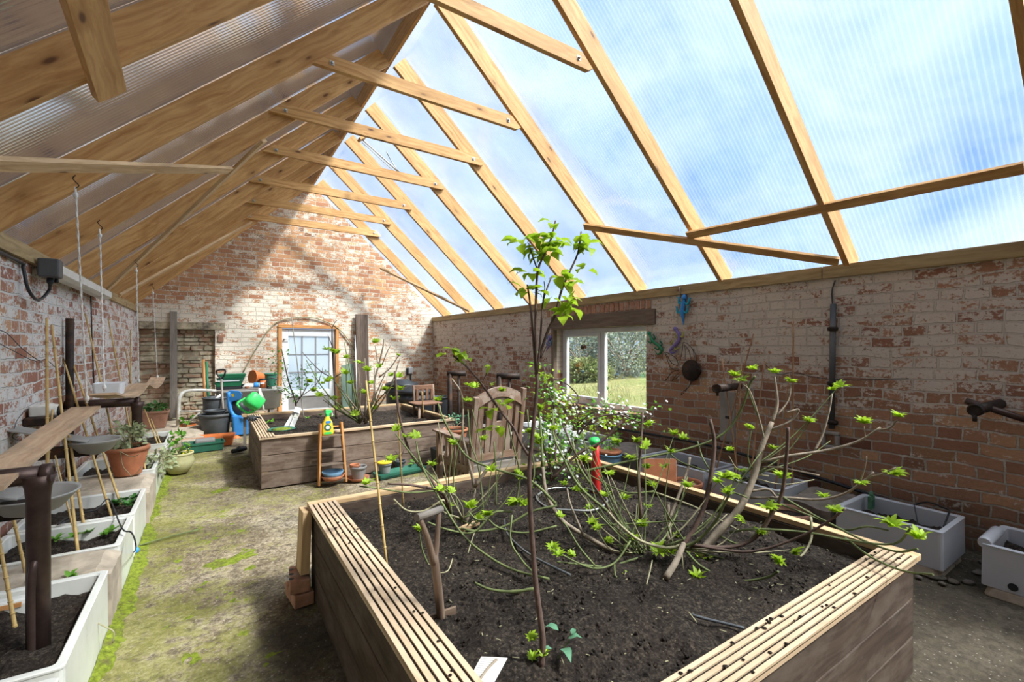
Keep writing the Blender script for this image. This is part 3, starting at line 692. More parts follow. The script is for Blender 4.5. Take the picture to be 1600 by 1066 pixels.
def raised_bed(label, x0, x1, y0, y1, h, w, soil, bmat, side_w, group='raised planting beds', boards=3):
    t = thing('raised_bed', label, 'raised bed', ((x0+x1)/2, (y0+y1)/2, 0), group)
    i = .02; bh = (h-.03)/boards
    for k in range(boards):
        z0 = .005+k*bh; z1 = z0+bh-.006
        for nm, b_ in (('near', (x0+i, y0+i, x1-i, y0+i+.035)), ('far', (x0+i, y1-i-.035, x1-i, y1-i)), ('a', (x0+i, y0+i+.035, x0+i+.035, y1-i-.035)), ('b', (x1-i-.035, y0+i+.035, x1-i, y1-i-.035))):
            MB().box(b_[0], b_[1], z0, b_[2], b_[3], z1).build('side_board', bmat, t, bevel=.004)
    for (x, y) in ((x0+.055, y0+.055), (x1-.055, y0+.055), (x0+.055, y1-.055), (x1-.055, y1-.055)):
        MB().box(x-.03+.0, y-.03, .005, x+.03, y+.03, h-.03).build('corner_post', PINE2, t)
    # capping rails
    m = MB(); gd = deck(m, (x0, y0, 0), (x0, y1-.05, 0), side_w, h, (1, 0, 0)); o = m.build('side_cap', DECK, t); gd.build('groove_strip', SOILM, o)['label'] = 'dark strips set in the rail grooves'; gd = None
    if w:   # near capping also grooved
        m = MB(); gd = deck(m, (x0+side_w+.002, y0, 0), (x1-.05, y0, 0), w, h, (0, 1, 0)); o = m.build('near_cap', DECK, t); gd.build('groove_strip', SOILM, o)['label'] = 'dark strips set in the rail grooves'
    else:
        MB().box(x0+side_w, y0-.002, h-.026, x1, y0+.05, h).build('near_cap', DECK, t, bevel=.002)
    MB().box(x0+.0, y1-.05, h-.028, x1, y1+.01, h).build('far_cap', PINE2, t, bevel=.003)
    MB().box(x1-.05, y0+.0, h-.028, x1+.01, y1-.05, h).build('side_cap', PINE2, t, bevel=.003)
    s = soil_mesh(x0+.055, x1-.055, y0+.055, y1-.055, soil, 90, .035, int(x0*10)).build('soil', SOILM, t)
    s['kind'] = 'stuff'
    return t
# near bed, measured on its top edges
NX0, NX1, NY0, NY1, NH = .487, 2.70, .71, 3.0, .55
near_bed = raised_bed('large near raised bed with grooved decking rails and dark soil', NX0, NX1, NY0, NY1, NH, .135, SOIL, BEDB, .155)
BX0, BX1, BY0, BY1 = .44, 2.72, 6.15, 8.15
BX0 = at_z(405, 684, .55).x; BY0 = at_z(405, 684, .55).y; BX1 = at_z(710, 654, .55).x; BY1 = at_z(600, 632, .55).y
far_bed = raised_bed('further raised bed of brown boards standing before the back door', BX0, BX1, BY0, BY1, .55, 0, .45, BEDF, .15)
# leaning brace board and bricks at the near bed's far left corner
tag(MB().beam((NX0-.035, 2.94, .17), (NX0-.015, 2.97, .52), .05, .16, (1, 0, 0)).build('prop_board', PINE2, bevel=.003), 'short upright board propping the far left corner of the near bed', 'board')
for k, (z, a, lab) in enumerate(((.0, .1, 'lower brick under the prop at the near bed corner'), (.082, -.12, 'frogged upper brick under the prop at the near bed corner'))):
    c = Vector((NX0-.05, 2.95, z)); t = thing('brick', lab, 'brick', c, 'bricks at the near bed corner')
    m = MB(); ax = Vector((math.cos(a), math.sin(a), 0)); ay = Vector((-ax.y, ax.x, 0)); m.prism(c+Vector((0, 0, .04)), ay*.11, ax*.055, (0, 0, .038)); m.build('brick_body', BRICKM, t, bevel=.008)
    if k:
        m = MB(); 
        for q in (-1, 0, 1): m.lathe(c+ay*.06*q+Vector((-.045, 0, .0785)), [(.014, 0), (.012, .001)], 8)
        m.build('frog_hole', BLACKP, t)
tag(MB().box(2.62, NY1+.06, .0, 2.66, NY1+.1, .3).build('short_stake', PINE2), 'short stake just beyond the far rail of the near bed', 'stake')

# ---------------------------------------------------------------- plants in the near bed
def Q(pts, d0, d1=None):
    """a traced stem (u, v) whose distance runs from d0 to d1"""
    d1 = d0 if d1 is None else d1; n = len(pts)
    return [at_d(u, v, d0+(d1-d0)*i/(n-1)) for i, (u, v) in enumerate(pts)]
def plant(name, label, cat, base, stems, leaves=(), group=None, smat=BARK, lmat=LEAFB, seed=1, ln=.04, more=None, ns=5, sname='stem', lname='leaf_cluster', n=6, green=()):
    """stems: (points, r0, r1); leaves: positions of young leaf tufts, each a part"""
    t = thing(name, label, cat, base, group); r = random.Random(seed); stems = list(stems); leaves = list(leaves)
    if more: a_, b_ = extra(*more); stems += a_; leaves += b_
    for st in stems:
        pts, r0, r1 = st[:3]; mt = st[3] if len(st) > 3 else smat
        m = MB(); limb(m, pts, r0, r1, n, 4)
        q = [Vector(p) for p in pts]
        m.build(sname, mt, t)
    for p in leaves:
        m = MB(); m.sprout(p, ln*r.uniform(.8, 1.25), ns, r=r); m.build(lname, lmat, t)
    return t
D = 2.3
fig1 = [
 ([(1092, 868), (1122, 832), (1155, 795), (1178, 745), (1190, 700), (1206, 660)], dz(868), 2.45, .021, .012),
 ([(1206, 660), (1214, 635), (1213, 612), (1210, 588)], 2.45, 2.5, .010, .005),
 ([(1203, 672), (1235, 658), (1248, 640), (1228, 645)], 2.44, 2.4, .007, .004),
 ([(1214, 650), (1232, 625), (1236, 600)], 2.46, 2.5, .005, .003),
 ([(1195, 690), (1185, 650), (1172, 612), (1160, 600)], 2.42, 2.5, .006, .003),
 ([(1192, 722), (1230, 713), (1290, 704), (1340, 690), (1376, 668)], 2.4, 2.25, .009, .006),
 ([(1376, 672), (1392, 668), (1402, 656)], 2.27, 2.2, .005, .003),
 ([(1272, 706), (1285, 680), (1296, 640), (1300, 615)], 2.35, 2.4, .006, .004),
 ([(1352, 686), (1350, 666)], 2.27, 2.27, .003, .002),
 ([(1190, 730), (1220, 731), (1280, 743)], 2.4, 2.35, .005, .004),
 ([(1172, 778), (1230, 778), (1275, 781), (1310, 775), (1340, 760), (1365, 738)], 2.36, 2.15, .008, .005),
 ([(1325, 770), (1355, 748), (1375, 742), (1400, 731)], 2.2, 2.1, .006, .004),
 ([(1342, 758), (1350, 735), (1354, 714)], 2.17, 2.15, .004, .003),
 ([(1172, 768), (1200, 765), (1212, 776)], 2.36, 2.32, .007, .006),
]
def extra(base, box, d0, d1, n, seed):
    """thin shoots sprouting from one base towards scattered tips; returns stems and tip points"""
    r = random.Random(seed); st, tp = [], []
    for k in range(n):
        u, v = r.uniform(box[0], box[2]), r.uniform(box[1], box[3]); b0 = (base[0]+r.uniform(-22, 22), base[1]+r.uniform(-8, 4)); d = d0+(d1-d0)*r.random()
        mu = (b0[0]*.45+u*.55+r.uniform(-15, 15), b0[1]*.55+v*.45+r.uniform(-4, 18)); P = Q([b0, mu, (u, v)], d0, d)
        st.append((P, .0042, .0022, STEMG if r.random() < .7 else STEMP))
        if r.random() < .6: tp.append(P[-1])
    return st, tp
def S_(L): return [(Q(p, a, b_), r0, r1) for p, a, b_, r0, r1 in L]
plant('fig_tree', 'branching fig stump leaning right, its thick pale trunk rising from the near bed', 'tree', at_z(1092, 868, SOIL), S_(fig1),
  [at_d(u, v, d) for u, v, d in ((1404, 652, 2.2), (1300, 610, 2.4), (1350, 662, 2.27), (1160, 596, 2.5), (1210, 583, 2.5), (1236, 598, 2.5), (1208, 702, 2.38), (1345, 757, 2.15), (1288, 778, 2.3), (1396, 742, 2.1))], 'fig shrubs of the near bed', seed=3, ln=.05, more=((1180, 745), (1130, 600, 1330, 760), 2.4, 2.45, 9, 1))
c0 = dz(905); c1 = dz(862)
fig2 = [
 ([(1040, 904), (1055, 880), (1065, 858), (1068, 850)], dz(906), 2.2, .016, .013, BARK),
 ([(1066, 852), (1085, 825), (1102, 785), (1112, 735), (1116, 690), (1109, 655)], 2.2, 2.3, .013, .009, BARKD),
 ([(1066, 852), (1040, 856), (1000, 845), (968, 820), (950, 800)], 2.2, 2.2, .009, .006, STEMP),
 ([(950, 800), (905, 760), (880, 715), (865, 680), (864, 640)], 2.22, 2.5, .008, .005, STEMG),
 ([(1066, 855), (1090, 845), (1118, 815), (1128, 795), (1142, 768)], 2.2, 2.1, .009, .005, STEMG),
 ([(1072, 862), (1095, 885), (1130, 902), (1165, 908), (1200, 902), (1216, 893)], 2.15, 1.9, .006, .005, STEMG),
 ([(1075, 850), (1120, 858), (1175, 862), (1235, 845), (1290, 818), (1320, 795)], 2.2, 1.95, .007, .005, BARKD),
 ([(1080, 853), (1140, 855), (1180, 840), (1205, 805), (1222, 770), (1230, 700), (1231, 668)], 2.2, 2.2, .010, .008, BARKD),
 ([(1065, 860), (1068, 890), (1078, 915), (1090, 921)], 2.18, 2.05, .004, .003, STEMP),
 ([(1215, 772), (1262, 800), (1300, 820), (1350, 845), (1400, 862), (1434, 858)], 2.3, 1.95, .006, .005, STEMG),
 ([(1200, 780), (1280, 812), (1320, 828), (1355, 823), (1388, 829)], 2.3, 2.0, .005, .004, STEMG),
 ([(1140, 832), (1180, 827), (1260, 832), (1330, 845), (1397, 850), (1424, 824)], 2.25, 1.95, .006, .005, STEMG),
 ([(1320, 840), (1360, 870), (1410, 892), (1458, 898)], 2.1, 1.7, .005, .004, STEMG),
 ([(1267, 808), (1268, 840), (1258, 862), (1250, 870)], 2.2, 2.05, .006, .004, STEMP),
 ([(1125, 838), (1160, 850), (1198, 815), (1205, 790)], 2.3, 2.2, .006, .005, STEMG),
]
plant('fig_shrub', 'low fig with long dark stems arching over the right rail of the near bed', 'shrub', at_z(1045, 900, SOIL), [(Q(p, a, b_), r0, r1, mt) for p, a, b_, r0, r1, mt in fig2],
  [at_d(u, v, d) for u, v, d in ((1134, 748, 2.1), (1136, 772, 2.12), (1218, 880, 1.9), (1090, 908, 2.05), (1305, 800, 1.95), (1436, 842, 1.95), (1393, 822, 2.0), (1224, 748, 2.25), (1240, 866, 2.0), (1188, 834, 2.2), (1006, 702, 2.5), (1200, 795, 2.2))], 'fig shrubs of the near bed', seed=5, ln=.055, more=((1060, 858), (1010, 700, 1260, 900), 2.2, 2.3, 14, 2))
# middle fig: a thick fallen limb and a fan of thin shoots
fig3 = [
 ([(994, 872), (960, 862), (915, 838), (880, 815), (862, 790), (852, 765), (848, 730)], 2.28, 2.55, .013, .010, BARK),
 ([(848, 730), (846, 690), (844, 662), (842, 640)], 2.55, 2.7, .008, .005, STEMG),
 ([(990, 870), (975, 845), (948, 790), (925, 755), (895, 700), (880, 665)], 2.3, 2.6, .007, .005, BARKD),
 ([(1003, 868), (985, 830), (950, 790), (905, 730), (895, 690)], 2.3, 2.7, .008, .006, STEMG),
 ([(905, 738), (960, 726), (1010, 715), (1080, 700), (1130, 678), (1158, 640), (1172, 600), (1180, 588)], 2.6, 2.5, .008, .006, STEMG),
 ([(860, 752), (900, 712), (940, 690), (972, 658)], 2.6, 2.6, .008, .007, BARKD),
 ([(868, 720), (868, 690), (865, 655)], 2.6, 2.7, .006, .005, BARKD),
 ([(1002, 812), (998, 750), (1001, 700), (1004, 645)], 2.4, 2.6, .009, .007, BARKD),
 ([(1045, 812), (1060, 775), (1074, 735), (1078, 715)], 2.45, 2.6, .009, .007, BARK),
 ([(1025, 770), (1080, 790), (1120, 810), (1160, 832)], 2.5, 2.4, .006, .004, STEMP),
 ([(1022, 768), (980, 770), (935, 750), (915, 738)], 2.5, 2.6, .006, .003, STEMG),
 ([(1045, 845), (1045, 820), (1044, 785)], 2.4, 2.5, .015, .010, BARK),
 ([(935, 745), (950, 760), (968, 790), (998, 812)], 2.6, 2.5, .005, .004, STEMG),
 ([(800, 925), (830, 924), (860, 921), (905, 900), (958, 870)], dz(932), 2.3, .008, .009, STEMP),
 ([(742, 911), (765, 921), (800, 925), (835, 920)], 1.9, 1.86, .005, .007, STEMG),
 ([(1005, 870), (950, 885), (905, 882), (870, 878)], 2.25, 2.1, .006, .004, STEMG),
 ([(985, 845), (960, 880), (925, 888), (880, 868), (862, 855)], 2.2, 2.0, .005, .004, STEMG),
 ([(930, 885), (905, 855), (885, 822), (878, 815)], 2.1, 2.2, .005, .004, STEMG),
 ([(960, 882), (962, 900), (975, 915)], 2.15, 2.05, .004, .003, STEMG),
 ([(912, 838), (892, 790), (886, 764)], 2.3, 2.45, .007, .004, BARK),
 ([(1040, 700), (1060, 720), (1100, 735), (1160, 755)], 2.7, 2.4, .004, .004, STEMG),
 ([(1090, 690), (1100, 720), (1130, 760), (1168, 778)], 2.6, 2.3, .005, .004, STEMG),
 ([(1165, 600), (1180, 640), (1196, 680)], 2.5, 2.45, .004, .004, STEMG),
 ([(912, 800), (930, 818), (960, 820), (1040, 815), (1075, 815)], 2.4, 2.3, .005, .004, STEMG),
 ([(1015, 860), (1040, 838), (1062, 790), (1074, 745)], 2.3, 2.6, .005, .004, STEMG),
]
plant('fig_shrub', 'sprawling fig in the middle of the near bed with one thick limb lying left', 'shrub', at_z(994, 872, SOIL), [(Q(p, a, b_), r0, r1, mt) for p, a, b_, r0, r1, mt in fig3],
  [at_d(u, v, d) for u, v, d in ((876, 808, 2.25), (982, 905, 2.1), (863, 858, 2.0), (874, 868, 2.0), (882, 758, 2.5), (900, 766, 2.5), (923, 796, 2.5), (945, 776, 2.5), (1004, 822, 2.35), (990, 843, 2.3), (1010, 732, 2.6), (1038, 731, 2.6), (950, 741, 2.6), (1012, 665, 2.7), (1010, 697, 2.7), (1068, 687, 2.6), (965, 692, 2.7), (1012, 793, 2.5), (840, 685, 2.6), (845, 640, 2.7), (1175, 578, 2.5), (1148, 588, 2.5), (895, 870, 2.1), (1048, 865, 2.2), (1020, 760, 2.6), (925, 820, 2.3), (976, 780, 2.5), (864, 706, 2.6), (1140, 705, 2.4))], 'fig shrubs of the near bed', seed=8, ln=.045, more=((990, 862), (860, 660, 1080, 860), 2.28, 2.6, 26, 3))
fig4 = [
 ([(727, 819), (738, 785), (741, 762), (730, 712), (723, 680), (722, 620), (706, 592)], dz(819), 2.95, .012, .006, BARK),
 ([(741, 762), (765, 728), (784, 708)], 2.65, 2.7, .011, .010, BARK),
 ([(712, 822), (704, 800), (695, 777), (680, 765), (640, 758), (606, 756)], dz(822), 2.3, .010, .006, BARKD),
 ([(700, 788), (690, 768), (640, 770), (590, 763), (562, 760)], 2.6, 2.3, .006, .004, STEMG),
 ([(858, 905), (800, 890), (752, 862), (720, 832), (690, 785), (665, 740), (655, 715), (650, 690)], 2.0, 2.6, .006, .004, STEMG),
 ([(869, 788), (830, 752), (780, 735), (735, 718), (712, 690), (693, 655), (684, 630)], 2.4, 2.9, .008, .005, STEMG),
 ([(700, 792), (668, 742), (640, 705), (622, 640), (617, 580)], 2.55, 2.7, .010, .006, BARKD),
 ([(700, 770), (660, 730), (635, 700), (618, 678)], 2.5, 2.5, .006, .004, STEMG),
 ([(800, 800), (770, 802), (740, 832), (700, 828), (668, 816)], 2.4, 2.3, .006, .005, STEMG),
 ([(870, 790), (830, 800), (790, 822), (750, 830), (720, 826)], 2.4, 2.35, .007, .006, STEMG),
 ([(672, 790), (692, 786), (690, 782), (664, 798), (636, 798), (615, 780)], 2.45, 2.3, .006, .004, STEMP),
 ([(800, 805), (798, 845), (815, 875), (833, 895)], 2.2, 2.0, .004, .005, STEMG),
 ([(763, 812), (780, 825), (820, 833), (870, 822)], 2.2, 2.15, .005, .005, STEMG),
 ([(732, 800), (745, 812), (760, 813)], 2.35, 2.3, .004, .004, STEMG),
 ([(724, 812), (722, 792), (712, 775), (707, 772)], 2.5, 2.4, .004, .003, STEMP),
 ([(669, 882), (660, 860), (656, 840), (655, 830)], 2.15, 2.1, .004, .003, STEMG),
 ([(755, 800), (752, 760), (745, 720), (735, 690), (731, 640)], 2.6, 2.9, .005, .004, STEMG),
 ([(775, 790), (775, 740), (772, 690)], 2.6, 2.7, .005, .004, STEMG),
 ([(806, 790), (812, 740), (800, 690), (792, 650)], 2.7, 2.8, .006, .004, STEMG),
 ([(740, 770), (750, 740), (752, 700), (738, 640)], 2.7, 2.9, .004, .003, STEMG),
 ([(820, 790), (835, 740), (828, 690), (824, 640)], 2.7, 2.9, .005, .004, STEMG),
]
plant('fig_shrub', 'fig at the far left of the near bed, forked grey stem and long green shoots', 'shrub', at_z(727, 819, SOIL), [(Q(p, a, b_), r0, r1, mt) for p, a, b_, r0, r1, mt in fig4],
  [at_d(u, v, d) for u, v, d in ((684, 627, 2.9), (733, 603, 2.9), (743, 606, 2.9), (618, 674, 2.6), (634, 684, 2.6), (650, 685, 2.6), (707, 770, 2.45), (734, 794, 2.4), (762, 806, 2.2), (800, 790, 2.4), (808, 786, 2.4), (655, 828, 2.1), (755, 688, 2.7), (784, 612, 2.8), (731, 628, 2.9), (810, 740, 2.6), (842, 694, 2.6), (690, 768, 2.4), (611, 720, 2.5), (572, 757, 2.3), (818, 790, 2.4))], 'fig shrubs of the near bed', seed=11, ln=.05, more=((727, 815), (640, 640, 830, 830), 2.5, 2.7, 12, 4))

# the young tree in front
tr = [
 ([(846, 1045), (848, 1000), (842, 950), (836, 900), (830, 820), (827, 750), (829, 710), (834, 660), (838, 620), (840, 585)], dz(1045), 1.62, .0105, .006),
 ([(838, 590), (834, 540), (829, 480), (824, 445)], 1.62, 1.66, .005, .003),
 ([(839, 585), (837, 520), (838, 455), (841, 420), (852, 395), (862, 370), (868, 345)], 1.62, 1.7, .0055, .003),
 ([(840, 580), (845, 520), (848, 475), (855, 450), (862, 432)], 1.62, 1.68, .004, .0025),
 ([(842, 560), (855, 520), (868, 490), (877, 455), (890, 425), (903, 395), (908, 362)], 1.63, 1.75, .0055, .003),
 ([(841, 425), (832, 400), (826, 380)], 1.68, 1.68, .003, .002),
 ([(845, 560), (852, 545), (858, 535)], 1.63, 1.63, .002, .0015),
 ([(848, 470), (851, 452), (850, 440)], 1.66, 1.66, .002, .0015),
]
t = plant('young_tree', 'slender young tree with heart-shaped bright leaves at the front of the near bed', 'tree', at_z(846, 1045, SOIL), S_(tr), (), smat=BARKD)
r = random.Random(2)
tufts = [(812, 378, 1.66, 5), (838, 385, 1.68, 7), (846, 372, 1.68, 6), (858, 395, 1.7, 7), (868, 375, 1.7, 6), (828, 425, 1.67, 4), (826, 455, 1.66, 3), (819, 452, 1.66, 2), (868, 350, 1.7, 2), (898, 385, 1.74, 5), (915, 380, 1.75, 5), (918, 386, 1.75, 3), (913, 420, 1.73, 2), (882, 440, 1.7, 4), (893, 445, 1.7, 3), (862, 465, 1.66, 3), (880, 470, 1.66, 4), (893, 480, 1.66, 4), (880, 492, 1.64, 6), (872, 430, 1.7, 2), (848, 400, 1.68, 5)]
for u, v, d, n in tufts:
    p = at_d(u, v, d); m = MB()
    for i in range(int(n*1.5)):
        dd = Vector((r.uniform(-1, 1), r.uniform(-1, 1), r.uniform(-.5, .5))); m.leaf(p+dd*.014, dd, (r.uniform(-.4, .4), r.uniform(-.4, .4), 1), r.uniform(.038, .062), r.uniform(.030, .047), .15, .3)
    m.build('foliage', LEAFB, t)
for u, v, d in ((828, 1000, 1.5), (832, 1030, 1.5), (850, 1025, 1.47)):
    m = MB(); m.sprout(at_d(u, v, d), .035, 4, r=r); m.build('leaf_cluster', LEAFB, t)
t = plant('lilac_branch', 'thin dark sapling leaning left with round lime leaves above the armchair', 'sapling', at_d(826, 712, 1.72), [(Q([(826, 712), (815, 695), (802, 668), (780, 640), (750, 597), (728, 572), (708, 556)], 1.72, 1.75), .006, .004), (Q([(752, 603), (757, 590), (765, 575)], 1.75, 1.75), .002, .002), (Q([(745, 592), (745, 600), (740, 620)], 1.75, 1.75), .001, .001)], (), smat=BARKD)
for u, v, n, s_ in ((690, 556, 4, 1), (705, 545, 5, 1.1), (720, 552, 6, 1.2), (718, 566, 4, .9), (730, 560, 3, 1), (767, 572, 2, 1), (770, 600, 2, .7), (768, 640, 4, 1.3), (790, 632, 5, 1.3), (758, 672, 3, 1.2), (780, 668, 3, 1.3), (815, 645, 2, .6), (724, 556, 5, 1), (775, 625, 2, .8)):
    p = at_d(u, v, 1.74); m = MB()
    for i in range(n):
        dd = Vector((r.uniform(-1, 1), r.uniform(-1, 1), r.uniform(-.4, .3))); m.leaf(p, dd, (r.uniform(-.4, .4), r.uniform(-.4, .4), 1), r.uniform(.028, .04)*s_, r.uniform(.025, .033)*s_, .12, .25)
    m.build('foliage', LEAFB, t)
# seedling right of the tree foot
p = at_z(875, 1010, SOIL+.03); t = thing('seedling', 'blue-green seedling with broad leaves beside the foot of the young tree', 'seedling', at_z(870, 1035, SOIL))
m = MB(); m.tube(smooth([at_z(868, 1035, SOIL), at_d(880, 1015, 1.5), at_d(890, 1000, 1.5)]), .002, 5); m.build('stem', STEMG, t)
for u, v, dx, dy, s_ in ((873, 990, -.5, .8, 1.2), (888, 1003, .6, -.4, 1.1), (880, 1018, -.3, -1, 1.5), (862, 1018, -1, .2, .8), (893, 996, 1, .4, .8)):
    m = MB(); m.leaf(at_d(u, v, 1.5)+Vector((0, 0, .01)), (dx, dy, .3), (0, 0, 1), .04*s_, .024*s_, .15, .4); m.build('leaf', LEAFS, t)
# flowering cherry beside the chair
r = random.Random(31)
cb = at_z(868, 735, 0.2); cd = 3.55
ch = [([(862, 760), (858, 700), (862, 640), (850, 575)], 3.5, 3.7, .012, .005), ([(862, 700), (885, 650), (905, 625), (885, 600), (858, 590)], 3.55, 3.7, .009, .004),
      ([(870, 740), (900, 690), (902, 650), (895, 628), (910, 640)], 3.5, 3.5, .008, .004), ([(880, 720), (920, 660), (965, 648), (1000, 660), (1022, 650)], 3.5, 3.4, .008, .004), ([(900, 668), (925, 645), (960, 640), (985, 650)], 3.5, 3.3, .005, .003),
      ([(865, 750), (850, 700), (848, 650)], 3.4, 3.5, .006, .003)]
t = plant('flowering_cherry', 'leafy bush with white blossom between the armchair and the window', 'shrub', at_z(870, 752, .0), S_([([(868, 800), (864, 780), (862, 755)], 3.6, 3.5, .014, .012)]+ch), (), smat=BARKD)
t.location = at_z(868, 835, 0); 
for o in t.children: o.data.transform(Matrix.Translation(at_z(870, 752, 0)-t.location))
cl = [(850, 590, 9), (858, 610, 12), (870, 620, 14), (885, 625, 10), (842, 575, 6), (835, 600, 5), (862, 650, 14), (850, 670, 12), (880, 665, 14), (900, 650, 10), (930, 645, 10), (955, 635, 12), (960, 655, 10), (985, 652, 10), (1005, 660, 5), (850, 705, 12), (872, 700, 14), (895, 690, 12), (915, 680, 8), (855, 735, 8), (880, 730, 10), (905, 715, 8), (845, 690, 8), (925, 700, 6), (940, 660, 8), (860, 680, 10), (1018, 640, 3), (900, 735, 6), (870, 750, 6), (848, 760, 6), (850, 775, 5)]
for i, (u, v, n) in enumerate(cl):
    d = r.uniform(3.3, 3.7); p = at_d(u, v, d); m = MB(); f = MB()
    for k in range(int(n*3.4)):
        q = p+Vector((r.gauss(0, .055), r.gauss(0, .055), r.gauss(0, .05)))
        m.leaf(q, (r.uniform(-1, 1), r.uniform(-1, 1), r.uniform(-.3, .8)), (r.uniform(-.5, .5), r.uniform(-.5, .5), 1), r.uniform(.03, .05), r.uniform(.018, .028), .2, .3)
    m.build('leaf_cluster', LEAFM if i % 3 else LEAFB, t)
    if v > 612:
        for k in range(int(n*1.3)):
            q = p+Vector((r.gauss(0, .05), r.gauss(0, .05), r.gauss(.01, .045)))
            for a in range(5): an = a*1.257+k; f.leaf(q, (math.cos(an), math.sin(an)*.6, math.sin(an)*.6+.3), (0, -.6, 1), .013, .011, .1, .1)
        f.build('blossom', PETAL, t)

# ---------------------------------------------------------------- things lying or standing in the near bed
# D-handled tool
t = thing('garden_fork', 'old D-handled wooden garden tool stuck upright in the near bed', 'garden tool', at_z(690, 975, SOIL))
b0 = at_z(690, 975, SOIL-.02); top = at_d(672, 802, 1.66); tl = at_d(655, 808, 1.62); tr_ = at_d(686, 797, 1.72)
mid = at_d(678, 868, 1.67); low = at_d(684, 915, 1.69)
m = MB(); m.tube(smooth([b0, low, mid]), taper(9, .0165, .015), 10); m.tube(smooth([mid-Vector((0, 0, .03)), at_d(668, 842, 1.65), tl]), taper(9, .014, .009), 8); m.tube(smooth([mid-Vector((0, 0, .03)), at_d(683, 842, 1.7), tr_]), taper(9, .014, .009), 8)
m.build('shaft', HANDLE, t); d_ = (tr_-tl).normalized()
MB().tube([tl-d_*.014, tr_+d_*.014], .0135, 10).build('grip', GREYW, t)
MB().box(b0.x-.06, b0.y-.006, SOIL+.0, b0.x+.06, b0.y+.006, SOIL+.028).build('foot_rest', HANDLE, t)
# canes
def cane(u0, v0, u1, v1, d0, d1, r0, lab, mat=BAMB, cat='cane', group=None, ground=None):
    p, q = at_d(u0, v0, d0), at_d(u1, v1, d1)
    if ground is not None and p.z > ground+.02: p = p+(p-q)*((p.z-ground)/(q.z-p.z))
    t = thing('bamboo_cane', lab, cat, p, group)
    n = 9; pts = [p.lerp(q, i/n) for i in range(n+1)]; 
    m = MB(); m.tube(pts, taper(n+1, r0, r0*.75), 7); dd = (q-p).normalized()
    for i in range(1, n): m.lathe(p.lerp(q, i/n), [(r0*1.0, -.004), (r0*1.22, 0), (r0*1.0, .004)], 7, dd)
    m.build('pole', mat, t); return t
cane(605, 890, 572, 595, dz(890, SOIL-.02), 2.3, .0065, 'pale bamboo cane standing in the left of the near bed', group='canes of the near bed')
cane(631, 800, 618, 590, dz(800, SOIL-.02), 2.75, .005, 'thin brown cane beyond the near bed fork, left of the armchair', group='canes of the near bed')
# seed packet
t = thing('seed_packet', 'white printed seed card with a twig picture lying on the near bed soil', 'seed packet', at_z(760, 1050, SOIL+.03))
A_, B_, C_, D_ = [at_z(u, v, SOIL+.035) for u, v in ((752, 1027), (793, 1029), (768, 1075), (728, 1072))]
m = MB(); m.poly([A_, D_, C_, B_], (0, 0, .002)); m.build('card', CARD, t)
m = MB()
for k in range(13):
    f = .06+k*.07; a = A_.lerp(D_, f); b_ = B_.lerp(C_, f); e = .5 if k > 2 else .75; m.prism(a.lerp(b_, .05+.5*(e-.05))+Vector((0, 0, .0024)), (b_-a)*.5*(e-.08), (A_-D_).normalized()*.0008, (0, 0, .0002))
m.build('print', INK, t)
m = MB(); m.tube(smooth([A_.lerp(B_, .6).lerp(C_, .1)+Vector((0, 0, .004)), A_.lerp(C_, .5)+Vector((0, 0, .004)), D_.lerp(C_, .4)+Vector((0, 0, .004))]), .0045, 6); m.build('twig', BARK, t)
t2 = MB(); t2.tube(smooth([at_z(*p, SOIL+.035) for p in ((787, 1031), (782, 1045), (772, 1052), (770, 1043))]), .0008, 5); t2.build('tie_wire', ZINC, t)
# metal ring edging sunk in soil
rc = at_z(893, 779, SOIL+.02); m = MB(); rr = abs(at_z(946, 779, SOIL).x-at_z(842, 779, SOIL).x)/1.7
pts = [rc+Vector((math.cos(a*math.pi/16)*.235, math.sin(a*math.pi/16)*.235, .004*math.sin(a))) for a in range(33)]
m.tube(pts, .007, 6); tag(m.build('hoop', ZINC), 'pale hoop lying on the soil at the far end of the near bed', 'hoop')
# irrigation pipes
def pipe(name, lab, cat, pts, r, mat, group=None, n=7):
    m = MB(); q = smooth(pts); m.tube(q, r, n); return tag(m.build(name, mat), lab, cat, group)
sz = SOIL+.032
pipe('drip_pipe', 'grey drip pipe half buried in the middle of the near bed', 'pipe', [at_z(u, v, sz-.005*(i % 2)) for i, (u, v) in enumerate(((788, 812), (792, 833), (812, 855), (835, 871), (862, 885), (892, 899)))], .0055, GREYP, 'drip pipes in the near bed')
pipe('drip_pipe', 'grey drip pipe half buried towards the near right rail of the bed', 'pipe', [at_z(u, v, sz) for u, v in ((1080, 961), (1105, 968), (1135, 975), (1163, 982))], .0055, GREYP, 'drip pipes in the near bed')
m = MB(); m.prism(at_z(733, 822, sz+.004), (.06, .02, 0), (-.008, .02, 0), (0, 0, .006)); tag(m.build('wood_chip', PINE2), 'small pale offcut of wood lying on soil at the foot of the forked fig', 'offcut')
for i, (a, b_, lab) in enumerate((((710, 873), (731, 865), 'curled pale twig lying left of centre on the near bed soil'), ((731, 865), (739, 832), 'pale straight twig below the small wood offcut'), ((1010, 912), (1018, 880), 'grey twig lying in front of the fig stump'))):
    pass
tw = [([(685, 896), (700, 892), (707, 873)], 'curled pale twig lying beside the D-handled tool'), ([(731, 865), (738, 842), (743, 828)], 'straight pale twig lying below the wood offcut'), ([(1010, 914), (1015, 895), (1019, 876)], 'grey twig lying on bare soil in the centre of the near bed'), ([(1076, 957), (1088, 972)], 'tiny pale twig beside the right drip pipe')]
for pts, lab in tw: pipe('twig', lab, 'twig', [at_z(u, v, SOIL+.035) for u, v in pts], .003, STEMP, 'twigs lying on the near bed soil', 5)
